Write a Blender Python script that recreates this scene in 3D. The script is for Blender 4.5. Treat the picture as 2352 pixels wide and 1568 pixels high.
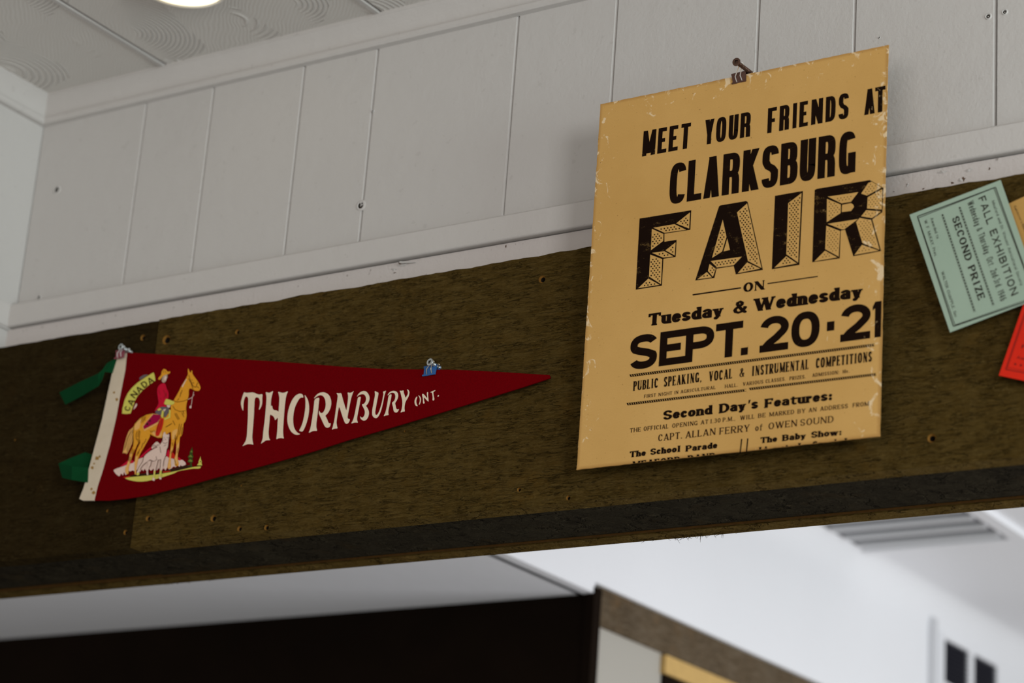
import bpy, bmesh, math, random
from mathutils import Vector, Matrix
from mathutils.geometry import tessellate_polygon
random.seed(7)
SC = bpy.context.scene
for o in list(bpy.data.objects): bpy.data.objects.remove(o)
COL = SC.collection

# ------------------------------------------------------------------ camera
IW, IH = 2352, 1568
FPX = 5462.4
YAW, PITCH, ROLL = 0.60346536, 0.33363038, 0.07609196
CAM = Vector((0.0, -2.05, 1.35))
_cy, _sy, _cp, _sp, _cr, _sr = (math.cos(YAW), math.sin(YAW), math.cos(PITCH), math.sin(PITCH), math.cos(ROLL), math.sin(ROLL))
FWD = Vector((-_sy*_cp, _cy*_cp, _sp))
_r = Vector((_cy, _sy, 0)); _u = _r.cross(FWD)
RGT = _cr*_r + _sr*_u
UPV = -_sr*_r + _cr*_u
cd = bpy.data.cameras.new('camera'); cam = bpy.data.objects.new('camera', cd); COL.objects.link(cam)
cd.sensor_width = 36.0; cd.lens = FPX/IW*36.0; cd.clip_start = 0.05
m = Matrix((( RGT.x, UPV.x, -FWD.x, CAM.x), (RGT.y, UPV.y, -FWD.y, CAM.y), (RGT.z, UPV.z, -FWD.z, CAM.z), (0,0,0,1)))
cam.matrix_world = m
cd.dof.use_dof = True; cd.dof.focus_distance = 2.60; cd.dof.aperture_fstop = 4.2
SC.camera = cam

# ------------------------------------------------------------------ light
SC.view_settings.view_transform = 'Standard'; SC.view_settings.look = 'None'
SC.view_settings.gamma = 1.0; SC.view_settings.use_curve_mapping = False
SC.view_settings.exposure = 0.0
wd = bpy.data.worlds.new('world'); SC.world = wd; wd.use_nodes = True
bg = wd.node_tree.nodes['Background']
bg.inputs[0].default_value = (1.0, 0.97, 0.93, 1); bg.inputs[1].default_value = 0.30
def area(name, loc, target, sx, sy, power, col):
    l = bpy.data.lights.new(name, 'AREA'); l.shape = 'RECTANGLE'; l.size = sx; l.size_y = sy; l.energy = power; l.color = col
    o = bpy.data.objects.new(name, l); COL.objects.link(o); o.location = loc
    o.rotation_euler = (Vector(target)-Vector(loc)).to_track_quat('-Z', 'Y').to_euler()
    return o
area('window_light', (2.4, -2.7, 2.15), (-0.9, 0.0, 2.1), 0.9, 1.1, 72, (0.97, 0.98, 0.97))
area('left_wall_fill_light', (3.4, -1.1, 1.7), (-2.0, -0.3, 2.2), 1.2, 1.4, 90, (0.84, 0.99, 1.0))  # second light from the right, added to brighten the left wall
area('warm_fill_light', (-0.2, -5.5, 1.5), (-0.9, 0.0, 2.2), 2.6, 1.8, 58, (1.0, 0.91, 0.84))  # added warm fill from behind the camera, not a known source
area('back_window_light', (0.75, 1.35, 1.0), (-1.5, 1.0, 2.05), 1.2, 1.0, 46, (0.96, 0.96, 1.0))

# ------------------------------------------------------------------ pixel -> point on a plane of the place
def ray(x, y): return FWD + (x-IW/2)/FPX*RGT - (y-IH/2)/FPX*UPV
def on_plane(x, y, p0, n):
    d = ray(x, y); t = (Vector(p0)-CAM).dot(n)/d.dot(n)
    return CAM + d*t
def at(x, y, Y): return on_plane(x, y, (0, Y, 0), Vector((0, 1, 0)))
def at_x(x, y, X): return on_plane(x, y, (X, 0, 0), Vector((1, 0, 0)))
def at_z(x, y, Z): return on_plane(x, y, (0, 0, Z), Vector((0, 0, 1)))

# ------------------------------------------------------------------ materials
def srgb(r, g, b):
    f = lambda c: (c/255/12.92) if c/255 <= 0.04045 else ((c/255+0.055)/1.055)**2.4
    return (f(r), f(g), f(b), 1)
class NT:
    def __init__(s, name):
        s.m = bpy.data.materials.new(name); s.m.use_nodes = True; s.t = s.m.node_tree
        s.b = s.t.nodes['Principled BSDF']; s.tc = None
    def n(s, typ, **k):
        nd = s.t.nodes.new(typ)
        for a, v in k.items():
            if a.startswith('i_'): nd.inputs[a[2:].replace('_', ' ')].default_value = v
            else: setattr(nd, a, v)
        return nd
    def l(s, a, b): s.t.links.new(a, b)
    def coords(s, scale=(1, 1, 1), rot=(0, 0, 0), loc=(0, 0, 0)):
        if s.tc is None: s.tc = s.n('ShaderNodeTexCoord')
        mp = s.n('ShaderNodeMapping'); mp.inputs['Scale'].default_value = scale; mp.inputs['Rotation'].default_value = rot; mp.inputs['Location'].default_value = loc
        s.l(s.tc.outputs['Object'], mp.inputs['Vector']); return mp.outputs[0]
    def noise(s, vec, scale, detail=4, rough=0.55, dist=0.0):
        nd = s.n('ShaderNodeTexNoise'); nd.inputs['Scale'].default_value = scale; nd.inputs['Detail'].default_value = detail
        nd.inputs['Roughness'].default_value = rough; nd.inputs['Distortion'].default_value = dist
        s.l(vec, nd.inputs['Vector']); return nd.outputs['Fac']
    def ramp(s, fac, stops):
        r = s.n('ShaderNodeValToRGB'); e = r.color_ramp.elements
        while len(e) < len(stops): e.new(0.5)
        for k, (p, c) in enumerate(stops):
            e[k].position = p; e[k].color = c if len(c) == 4 else (*c, 1)
        s.l(fac, r.inputs[0]); return r.outputs[0]
    def mask(s, fac, a, b): return s.ramp(fac, [(a, (0, 0, 0, 1)), (b, (1, 1, 1, 1))])
    def mix(s, fac, a, b, mode='MIX'):
        nd = s.n('ShaderNodeMix', data_type='RGBA', blend_type=mode)
        for sock, v in ((nd.inputs[0], fac), (nd.inputs[6], a), (nd.inputs[7], b)):
            if hasattr(v, 'is_linked'): s.l(v, sock)
            else: sock.default_value = v
        return nd.outputs[2]
    def math(s, op, a, b=0.0):
        nd = s.n('ShaderNodeMath', operation=op)
        for sock, v in ((nd.inputs[0], a), (nd.inputs[1], b)):
            if hasattr(v, 'is_linked'): s.l(v, sock)
            else: sock.default_value = v
        return nd.outputs[0]
    def bump(s, h, strength=0.3, dist=0.001, prev=None):
        nd = s.n('ShaderNodeBump'); nd.inputs['Strength'].default_value = strength; nd.inputs['Distance'].default_value = dist
        s.l(h, nd.inputs['Height'])
        if prev is not None: s.l(prev, nd.inputs['Normal'])
        return nd.outputs[0]
    def fin(s, col=None, rough=0.6, normal=None, spec=0.3, metal=0.0):
        if col is not None:
            if hasattr(col, 'is_linked'): s.l(col, s.b.inputs['Base Color'])
            else: s.b.inputs['Base Color'].default_value = col
        if hasattr(rough, 'is_linked'): s.l(rough, s.b.inputs['Roughness'])
        else: s.b.inputs['Roughness'].default_value = rough
        s.b.inputs['Specular IOR Level'].default_value = spec; s.b.inputs['Metallic'].default_value = metal
        if normal is not None: s.l(normal, s.b.inputs['Normal'])
        return s.m
def plain(name, col, rough=0.6, spec=0.3, metal=0.0, grain=0.0, gscale=900):
    t = NT(name); nm = None
    v = t.coords(); c = col
    if grain:
        f = t.noise(v, gscale, 3)
        c = t.mix(f, tuple(x*(1-grain) for x in col[:3])+(1,), tuple(min(1, x*(1+grain)) for x in col[:3])+(1,))
        nm = t.bump(f, 0.3, 0.0006)
    return t.fin(c, rough, nm, spec, metal)
def paint(name, col, dirt=0.5, stipple=0.35):
    t = NT(name); v = t.coords()
    f = t.noise(v, 260, 3, 0.6); g = t.noise(v, 38, 4)
    big = t.noise(v, 2.3, 3)
    c = t.mix(t.mask(big, 0.3, 0.75), tuple(x*0.965 for x in col[:3])+(1,), col)
    sp = t.mask(t.noise(t.coords((1, 1, 1), (0, 0, 0), (3, 8, 1)), 95, 2, 0.5), 0.70, 0.73)
    c = t.mix(t.math('MULTIPLY', sp, dirt), c, (0.16, 0.13, 0.11, 1))
    nm = t.bump(f, stipple, 0.0012); nm = t.bump(g, 0.25, 0.003, nm)
    return t.fin(c, 0.48, nm, 0.35)
M = {}
M['wall'] = paint('white_wall_paint', (0.485, 0.468, 0.450, 1), 0.10)
M['trim'] = paint('white_trim_paint', (0.50, 0.478, 0.458, 1), 0.15)
M['worn_trim'] = paint('worn_white_paint', (0.53, 0.49, 0.468, 1), 0.6, 0.5)
M['back_white'] = paint('back_room_white_paint', (0.80, 0.80, 0.82, 1), 0.02, 0.1)
# ceiling: combed plaster swirls
t = NT('combed_plaster'); v = t.coords((1, 1, 1))
vo = t.n('ShaderNodeTexVoronoi', feature='F1'); vo.inputs['Scale'].default_value = 7.0; vo.inputs['Randomness'].default_value = 0.9
t.l(v, vo.inputs['Vector'])
df = t.n('ShaderNodeVectorMath', operation='SUBTRACT'); sc_ = t.n('ShaderNodeVectorMath', operation='SCALE'); sc_.inputs['Scale'].default_value = 1.0
t.l(v, df.inputs[0]); t.l(vo.outputs['Position'], df.inputs[1])
sx_ = t.n('ShaderNodeSeparateXYZ'); t.l(df.outputs[0], sx_.inputs[0])
side = t.mask(t.math('SUBTRACT', t.math('ADD', sx_.outputs[0], t.math('MULTIPLY', sx_.outputs[1], 0.35)), t.math('MULTIPLY', t.math('ABSOLUTE', sx_.outputs[1]), 0.25)), 0.0, 0.02)
ringw = t.math('POWER', t.math('MULTIPLY', t.math('ADD', t.math('SINE', t.math('MULTIPLY', vo.outputs['Distance'], 150.0)), 1.0), 0.5), 5.0)
far = t.mask(vo.outputs['Distance'], 0.10, 0.16)
swirl = t.math('MULTIPLY', t.math('MULTIPLY', ringw, side), far)
cw = t.n('ShaderNodeTexWave', wave_type='BANDS', bands_direction='DIAGONAL'); cw.inputs['Scale'].default_value = 95; cw.inputs['Distortion'].default_value = 22; cw.inputs['Detail'].default_value = 2; cw.inputs['Detail Scale'].default_value = .12
t.l(v, cw.inputs['Vector'])
comb = t.math('MULTIPLY', cw.outputs['Fac'], t.math('SUBTRACT', 0.16, t.math('MULTIPLY', side, 0.12)))
w2 = t.math('ADD', swirl, comb)
nm = t.bump(w2, 0.8, 0.0026); nm = t.bump(t.noise(v, 300, 3), 0.2, 0.001, nm)
M['ceiling'] = t.fin(t.mix(t.math('MULTIPLY', w2, 0.7), (0.62, 0.595, 0.56, 1), (0.74, 0.71, 0.675, 1)), 0.7, nm, 0.2)
# rough-sawn wood
def wood(name, dark, mid, light, orange, bumpy=1.0, seed=0.0):
    t = NT(name)
    vg = t.coords((1.0, 1.0, 7.0), (0, 0.03, 0), (seed, seed*0.7, seed*1.3))
    v1 = t.coords((1, 1, 1), (0, 0, 0), (seed*2, 0, seed))
    vs = t.coords((5.0, 1.0, 0.8), (0, 0.02, 0), (seed, 0, 0))
    grain = t.noise(vg, 26, 8, 0.68, 0.6)
    fine = t.noise(t.coords((1, 1, 3.2), (0, 0.03, 0), (seed, 0, 0)), 130, 5, 0.7, 1.2)
    blotch = t.noise(v1, 7.5, 4, 0.6)
    saw = t.noise(vs, 14, 3, 0.5)
    c = t.ramp(grain, [(0.28, dark), (0.5, mid), (0.74, light)])
    c = t.mix(t.math('MULTIPLY', t.mask(blotch, 0.50, 0.68), 0.55), c, dark)
    c = t.mix(t.math('MULTIPLY', t.mask(t.noise(v1, 17, 4, 0.65), 0.56, 0.72), 0.40), c, orange)
    c = t.mix(t.math('MULTIPLY', t.mask(saw, 0.52, 0.7), 0.30), c, light)
    ln = t.noise(t.coords((1, 1, 8.0), (0, 0.06, 0), (seed+9, 0, 5)), 30, 4, 0.55, 0.15)
    brk = t.mask(t.noise(t.coords((1, 1, 2.0), (0, 0, 0), (seed, 3, 5)), 36, 3, 0.6), 0.42, 0.56)
    ck = t.math('MULTIPLY', t.ramp(ln, [(0.472, (0, 0, 0, 1)), (0.490, (1, 1, 1, 1)), (0.498, (1, 1, 1, 1)), (0.514, (0, 0, 0, 1))]), brk)
    fl = t.math('MULTIPLY', t.ramp(ln, [(0.515, (0, 0, 0, 1)), (0.530, (1, 1, 1, 1)), (0.550, (1, 1, 1, 1)), (0.585, (0, 0, 0, 1))]), t.math('MULTIPLY', brk, t.mask(fine, 0.45, 0.62)))
    c = t.mix(t.math('MULTIPLY', t.mask(fine, 0.42, 0.66), 0.45), t.mix(0.35, c, dark), light)
    c = t.mix(t.math('MULTIPLY', fl, 0.5), c, tuple(min(1, x*1.5) for x in light[:3])+(1,))
    c = t.mix(t.math('MULTIPLY', ck, 0.65), c, tuple(x*0.30 for x in dark[:3])+(1,))
    h = t.math('SUBTRACT', t.math('ADD', t.math('MULTIPLY', grain, 0.8), t.math('ADD', t.math('MULTIPLY', fine, 0.9), t.math('MULTIPLY', fl, 0.5))), t.math('MULTIPLY', ck, 0.9))
    nm = t.bump(h, 0.8*bumpy, 0.0045)
    return t.fin(c, 0.85, nm, 0.02)
D_, M_, L_, O_ = (0.040, 0.0235, 0.0048, 1), (0.086, 0.052, 0.0112, 1), (0.136, 0.091, 0.028, 1), (0.150, 0.072, 0.009, 1)
M['wood'] = wood('olive_rough_sawn_wood', D_, M_, L_, O_, 1.0, 0.0)
M['wood_left'] = wood('olive_rough_sawn_wood_end', (0.011, 0.0065, 0.002, 1), (0.021, 0.013, 0.0035, 1), (0.036, 0.025, 0.009, 1), (0.04, 0.02, 0.004, 1), 0.5, 3.1)  # a darker board, with the light falloff to the left also in its colour
M['wood_under'] = wood('dark_underside_wood', (0.010, 0.008, 0.005, 1), (0.020, 0.016, 0.010, 1), (0.036, 0.030, 0.018, 1), (0.05, 0.027, 0.007, 1), 0.7, 6.3)  # darker wood colours for the boards under the beam
M['wood_grey'] = wood('weathered_header_wood', (0.045, 0.03, 0.016, 1), (0.11, 0.075, 0.042, 1), (0.20, 0.16, 0.115, 1), (0.24, 0.12, 0.035, 1), 0.4, 8.0)
M['raw'] = plain('raw_orange_wood', (0.16, 0.075, 0.012, 1), 0.8, 0.1, 0, 0.4, 400)
M['hole'] = plain('dark_hole', (0.02, 0.016, 0.012, 1), 0.9, 0.05)
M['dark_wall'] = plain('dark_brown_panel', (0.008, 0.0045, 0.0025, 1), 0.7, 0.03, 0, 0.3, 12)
M['beige'] = plain('beige_paint', (0.37, 0.345, 0.30, 1), 0.6)
M['honey'] = plain('honey_wood', (0.52, 0.33, 0.11, 1), 0.5, 0.3, 0, 0.15, 60)
M['grey_paint'] = plain('grey_paint', (0.56, 0.56, 0.58, 1), 0.6)
M['vent_dark'] = plain('dark_vent_metal', (0.012, 0.012, 0.02, 1), 0.4, 0.4)
M['slat'] = plain('grey_slat', (0.58, 0.58, 0.59, 1), 0.6)
# aged card
PAPER = srgb(196, 155, 98)
def paper(name, base, edge_dark, chip, W, H, ink=None, worn=0.0):
    """aged show card; with ink given, the printed ink that lets the card through where it is rubbed"""
    t = NT(name); v = t.coords()
    sx = t.n('ShaderNodeSeparateXYZ'); t.l(v, sx.inputs[0])
    big = t.noise(v, 5.0, 4, 0.6)
    c = t.mix(t.mask(big, 0.30, 0.72), edge_dark, base)
    fib = t.noise(t.coords((1, 1, 6)), 160, 4)
    c = t.mix(t.math('MULTIPLY', t.mask(fib, 0.45, 0.75), 0.25), c, edge_dark)
    ax = t.math('ABSOLUTE', sx.outputs[0]); az = t.math('ABSOLUTE', sx.outputs[2])
    et = t.math('MINIMUM', t.math('SUBTRACT', W/2, ax), t.math('SUBTRACT', H/2, sx.outputs[2]))
    ex = t.math('SUBTRACT', W/2, ax); ez = t.math('SUBTRACT', H/2, az)
    e = t.math('MINIMUM', ex, ez)
    nearr = t.n('ShaderNodeMapRange'); nearr.inputs[1].default_value = 0.0; nearr.inputs[2].default_value = 0.038; nearr.inputs[3].default_value = 1.0; nearr.inputs[4].default_value = 0.0
    t.l(et, nearr.inputs[0]); near = nearr.outputs[0]
    # stained rim, rubbed chips growing towards the rim, foxing specks
    rim = t.n('ShaderNodeMapRange'); rim.inputs[1].default_value = 0.0; rim.inputs[2].default_value = 0.004; rim.inputs[3].default_value = 0.6; rim.inputs[4].default_value = 0.0
    t.l(e, rim.inputs[0])
    c = t.mix(rim.outputs[0], c, (0.30, 0.14, 0.035, 1))
    cn = t.noise(t.coords((1, 1, 0.8), (0, 0.5, 0)), 62, 5, 0.62, 1.6)
    thr = t.math('ADD', cn, t.math('MULTIPLY', near, 0.175))
    chipm = t.mask(thr, 0.725, 0.775)
    c = t.mix(t.math('MULTIPLY', chipm, 0.75), c, chip)
    fox = t.mask(t.noise(t.coords((1, 1, 1), (0, 0, 0), (2, 5, 1)), 420, 2, 0.5), 0.69, 0.75)
    c = t.mix(t.math('MULTIPLY', fox, 0.6), c, (0.10, 0.045, 0.015, 1))
    if ink is not None:
        k = t.noise(t.coords((1, 1, 1)), 900, 2, 0.5)
        r_ = t.noise(t.coords((1, 1, 2.5), (0, 0.15, 0)), 48, 6, 0.72)
        keep = t.math('MULTIPLY', t.math('SUBTRACT', 1.0, t.math('MULTIPLY', t.mask(t.math('ADD', t.math('MULTIPLY', r_, 0.72), t.math('MULTIPLY', k, 0.28)), 0.60-0.08*worn, 0.70), 0.03+0.75*worn)), t.math('SUBTRACT', 1.0, t.math('MULTIPLY', chipm, 0.35)))
        c = t.mix(keep, c, ink)
    gr = t.noise(v, 1100, 2, .6)
    if ink is None: c = t.mix(t.math('MULTIPLY', t.mask(gr, .35, .7), .14), c, (.30, .17, .06, 1))
    nm = t.bump(t.noise(v, 420, 4), 0.12, 0.0006)
    return t.fin(c, 0.75, nm, 0.03)

# ------------------------------------------------------------------ object helpers
def tag(o, label=None, cat=None, group=None, kind=None):
    for k, v in (('label', label), ('category', cat), ('group', group), ('kind', kind)):
        if v: o[k] = v
    return o
def thing(name, label, cat, loc, group=None):
    o = bpy.data.objects.new(name, None); o.empty_display_size = 0.02; COL.objects.link(o); o.location = loc
    return tag(o, label, cat, group)
def rootloc(p):
    v = Vector((0, 0, 0))
    while p is not None: v = v + p.location; p = p.parent
    return v
class MB:
    def __init__(s): s.v = []; s.f = []; s.mi = []
    def add(s, vs, fs, mi=0):
        b = len(s.v); s.v += [Vector(q) for q in vs]
        for f in fs: s.f.append([b+i for i in f]); s.mi.append(mi)
    def quad(s, a, b, c, d, mi=0): s.add([a, b, c, d], [(0, 1, 2, 3)], mi)
    def box(s, x0, x1, y0, y1, z0, z1, mi=0):
        s.add([(x0, y0, z0), (x1, y0, z0), (x1, y1, z0), (x0, y1, z0), (x0, y0, z1), (x1, y0, z1), (x1, y1, z1), (x0, y1, z1)],
              [(0, 3, 2, 1), (4, 5, 6, 7), (0, 1, 5, 4), (1, 2, 6, 5), (2, 3, 7, 6), (3, 0, 4, 7)], mi)
    def obox(s, o, ax, ay, az, mi=0):
        o = Vector(o); c = []
        for k in (-1, 1):
            for (i, j) in ((-1, -1), (1, -1), (1, 1), (-1, 1)): c.append(o+i*ax+j*ay+k*az)
        s.add(c, [(0, 3, 2, 1), (4, 5, 6, 7), (0, 1, 5, 4), (1, 2, 6, 5), (2, 3, 7, 6), (3, 0, 4, 7)], mi)
    def tube(s, pts, r, n=10, mi=0, cap=True):
        pts = [Vector(p) for p in pts]; rings = []; up = None
        for i, p in enumerate(pts):
            d = (pts[min(i+1, len(pts)-1)]-pts[max(i-1, 0)]).normalized()
            if up is None: up = d.orthogonal().normalized()
            else: up = (up - d*up.dot(d)).normalized()
            sd = d.cross(up); rr = r[i] if isinstance(r, (list, tuple)) else r
            rings.append([p+rr*(math.cos(2*math.pi*k/n)*up+math.sin(2*math.pi*k/n)*sd) for k in range(n)])
        vs = [q for g in rings for q in g]; fs = []
        for i in range(len(pts)-1):
            for k in range(n): fs.append((i*n+k, i*n+(k+1) % n, (i+1)*n+(k+1) % n, (i+1)*n+k))
        if cap: fs.append(tuple(range(n))[::-1]); fs.append(tuple((len(pts)-1)*n+k for k in range(n)))
        s.add(vs, fs, mi)
    def lathe(s, prof, o, axis, n=28, mi=0):
        axis = Vector(axis).normalized(); u = axis.orthogonal().normalized(); w = axis.cross(u); o = Vector(o)
        vs = [o+axis*z+r*(math.cos(2*math.pi*k/n)*u+math.sin(2*math.pi*k/n)*w) for (r, z) in prof for k in range(n)]; fs = []
        for i in range(len(prof)-1):
            for k in range(n): fs.append((i*n+k, i*n+(k+1) % n, (i+1)*n+(k+1) % n, (i+1)*n+k))
        s.add(vs, fs, mi)
    def poly(s, pts, mi=0, holes=()):
        loops = [[Vector(p) for p in pts]]+[[Vector(p) for p in h] for h in holes]
        tr = tessellate_polygon(loops); s.add([p for l in loops for p in l], tr, mi)
    def mesh(s, name, off=Vector((0, 0, 0)), smooth=False):
        me = bpy.data.meshes.new(name); me.from_pydata([tuple(q-off) for q in s.v], [], s.f)
        for p, k in zip(me.polygons, s.mi): p.material_index = k; p.use_smooth = smooth
        me.update(); return me
    def build(s, name, mats, parent=None, smooth=False, fix=True, face=None):
        off = rootloc(parent)
        me = s.mesh(name, off, smooth)
        for mm in (mats if isinstance(mats, (list, tuple)) else [mats]): me.materials.append(mm)
        if fix or face is not None:
            b = bmesh.new(); b.from_mesh(me)
            if face is not None:
                for f in b.faces:
                    f.normal_update()
                    if f.normal.dot(face) < 0: f.normal_flip()
            else:
                bmesh.ops.recalc_face_normals(b, faces=b.faces)
            b.to_mesh(me); b.free()
        o = bpy.data.objects.new(name, me); COL.objects.link(o); o.parent = parent
        return o
def struct(mb, name, mats, **k): return tag(mb.build(name, mats, **k), kind='structure')
def chaikin(p, n=1, closed=True):
    p = [Vector(q) for q in p]
    for _ in range(n):
        o = []; L = len(p)
        for i in range(L if closed else L-1):
            a, b = p[i], p[(i+1) % L]; o += [a*0.78+b*0.22, a*0.22+b*0.78]
        p = o if closed else [p[0]]+o+[p[-1]]
    return p
def cut(o, cutter_mb, mat):
    """carve real holes into a board"""
    me = cutter_mb.mesh('cutter'); me.materials.append(mat); me.materials.append(M['hole'])
    b = bmesh.new(); b.from_mesh(me); bmesh.ops.remove_doubles(b, verts=b.verts[:], dist=1e-7); bmesh.ops.recalc_face_normals(b, faces=b.faces); b.to_mesh(me); b.free()
    c = bpy.data.objects.new('cutter', me); COL.objects.link(c)
    md = o.modifiers.new('holes', 'BOOLEAN'); md.object = c; md.operation = 'DIFFERENCE'; md.solver = 'EXACT'; md.material_mode = 'TRANSFER'
    bpy.context.view_layer.update()
    dg = bpy.context.evaluated_depsgraph_get()
    ne = bpy.data.meshes.new_from_object(o.evaluated_get(dg))
    o.modifiers.clear(); old = o.data; o.data = ne; bpy.data.meshes.remove(old); bpy.data.objects.remove(c)

# ------------------------------------------------------------------ lettering: one skeleton alphabet, many faces of type
def arcp(cx, cy, rx, ry, a0, a1, n=2.0, k=None):
    k = k or max(8, int(abs(a1-a0)/(9 if n < 2.2 else 5))); o = []
    for i in range(k+1):
        a = math.radians(a0+(a1-a0)*i/k); c, s = math.cos(a), math.sin(a)
        o.append((cx+rx*math.copysign(abs(c)**(2/n), c), cy+ry*math.copysign(abs(s)**(2/n), s)))
    return o
class Face:
    def __init__(s, a, b, n=2.0, serif=0.0, rnd=False, sb=None, space=0.12, wide=1.0, tick=0.0):
        s.a, s.b, s.n, s.serif, s.rnd, s.space, s.wide = a, b, n, serif, rnd, space, wide
        s.sb = sb or b; s.tick = tick
WID = dict(A=.62, B=.55, C=.55, D=.58, E=.5, F=.48, G=.58, H=.62, I=.0, J=.4, K=.6, L=.46, M=.78, N=.62, O=.6, P=.53, Q=.6, R=.58, S=.5, T=.54, U=.6, V=.6, W=.9, X=.6, Y=.58, Z=.52,
           a=.44, b=.42, c=.38, d=.42, e=.4, f=.36, g=.4, h=.42, i=.0, j=.15, k=.42, l=.0, m=.7, n=.42, o=.42, p=.42, q=.42, r=.34, s=.38, t=.36, u=.42, v=.42, w=.66, x=.42, y=.44, z=.36)
WID.update({'0': .5, '1': .16, '2': .48, '3': .46, '4': .5, '5': .46, '6': .48, '7': .46, '8': .48, '9': .48, '&': .62, '.': .0, ',': .0, ':': .0, "'": .0, '-': .22, '*': .0})
XH = 0.69
FN = Vector((0, -1, 0))
class Glyph:
    """polygons of one letter in the box x 0..w, y 0..1 (cap height)"""
    def __init__(s, face, w): s.F = face; s.w = w; s.P = []; s.a = min(face.a, w/2); s.b = face.b

    def X(s, x): return s.a+x*(s.w-2*s.a)
    def Y(s, y): return s.b+y*(1-2*s.b)
    def rect(s, x0, x1, y0, y1): s.P.append([(x0, y0), (x1, y0), (x1, y1), (x0, y1)])
    def blob(s, cx, cy, rx, ry): s.P.append([(cx+rx*math.cos(t*math.pi/8), cy+ry*math.sin(t*math.pi/8)) for t in range(16)])
    def v(s, x, y0=0, y1=1, thin=False, ser='tb', side=0):
        a = s.b*1.05 if (thin and s.F.serif) else s.a
        X = s.X(x); A, B = s.Y(y0)-s.b, s.Y(y1)+s.b
        if s.F.rnd:
            r = min(a, 0.05); s.P.append([(X-a+r*.3, A), (X+a-r*.3, A), (X+a, A+r), (X+a, B-r), (X+a-r*.3, B), (X-a+r*.3, B), (X-a, B-r), (X-a, A+r)])
        else: s.rect(X-a, X+a, A, B)
        if s.F.serif:
            e = s.F.serif; h = s.F.sb
            for q, yy in (('b', A+h), ('t', B-h)):
                if q in ser:
                    l = 0 if side > 0 and q == 't' else e; rr = 0 if side < 0 else e
                    if s.F.rnd:
                        s.P.append([(X-a-l, yy-h*.6), (X-a-l*.6, yy-h), (X+a+rr*.6, yy-h), (X+a+rr, yy-h*.6), (X+a+rr, yy+h*.5), (X+a+rr*.5, yy+h), (X-a-l*.5, yy+h), (X-a-l, yy+h*.5)])
                    else: s.rect(X-a-l, X+a+rr, yy-h, yy+h)
    def h(s, y, x0, x1, e0=0, e1=0, tk=0):
        Y = s.Y(y); x0_, x1_ = s.X(x0)-e0*s.a, s.X(x1)+e1*s.a
        s.rect(x0_, x1_, Y-s.b, Y+s.b)
        if s.F.serif and tk:
            T = s.F.tick or 0.12; q = s.b*1.0
            if tk in (1, 2): s.rect(x1_-2*q, x1_, Y-s.b, Y+T) if y < 0.4 else s.rect(x1_-2*q, x1_, Y-T, Y+s.b)
            if tk in (2, -1): s.rect(x0_, x0_+2*q, Y-T, Y+s.b)
            if tk == 3: s.rect(x1_-2*q, x1_, Y-T*.7, Y+T*.7)
    def d(s, x0, y0, x1, y1, thin=False, ser=''):
        X0, X1 = s.X(x0), s.X(x1); A, B = s.Y(y0), s.Y(y1)
        if y0 in (0, 1): A += s.b*(1 if y0 else -1)
        if y1 in (0, 1): B += s.b*(1 if y1 else -1)
        a = (s.b*1.15 if s.F.serif else s.a*0.93) if thin else s.a*1.04
        dl = math.hypot(X1-X0, B-A) or 1; hw = a*dl/max(abs(B-A), .25*dl)
        hw = min(hw, a*1.8)
        s.P.append([(X0-hw, A), (X0+hw, A), (X1+hw, B), (X1-hw, B)])
        if s.F.serif:
            e = s.F.serif; h = s.F.sb
            for q, X, Y in (('0', X0, A), ('1', X1, B)):
                if q in ser:
                    yy = Y+h if Y < .5 else Y-h
                    s.rect(X-hw-e, X+hw+e, yy-h, yy+h)
    def path(s, pts, a=None, b=None, raw=False, caps=None):
        a = a or s.a; b = b or s.b; caps = s.F.rnd if caps is None else caps
        q = pts if raw else [(s.X(x), s.Y(y)) for x, y in pts]
        L, R = [], []
        for i in range(len(q)):
            p0, p1 = q[max(i-1, 0)], q[min(i+1, len(q)-1)]
            tx, ty = p1[0]-p0[0], p1[1]-p0[1]; l = math.hypot(tx, ty) or 1; nx, ny = -ty/l, tx/l
            g = math.sqrt(a*a*nx*nx+b*b*ny*ny) or 1e-6; ox, oy = a*a*nx/g, b*b*ny/g
            L.append((q[i][0]+ox, q[i][1]+oy)); R.append((q[i][0]-ox, q[i][1]-oy))
        for i in range(len(q)-1): s.P += [[L[i], L[i+1], R[i]], [L[i+1], R[i+1], R[i]]]
        if caps:
            for p in (q[0], q[-1]): s.blob(p[0], p[1], a, b)
    def arc(s, cx, cy, rx, ry, a0, a1, **k): s.path(arcp(cx, cy, rx, ry, a0, a1, s.F.n), **k)
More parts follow.
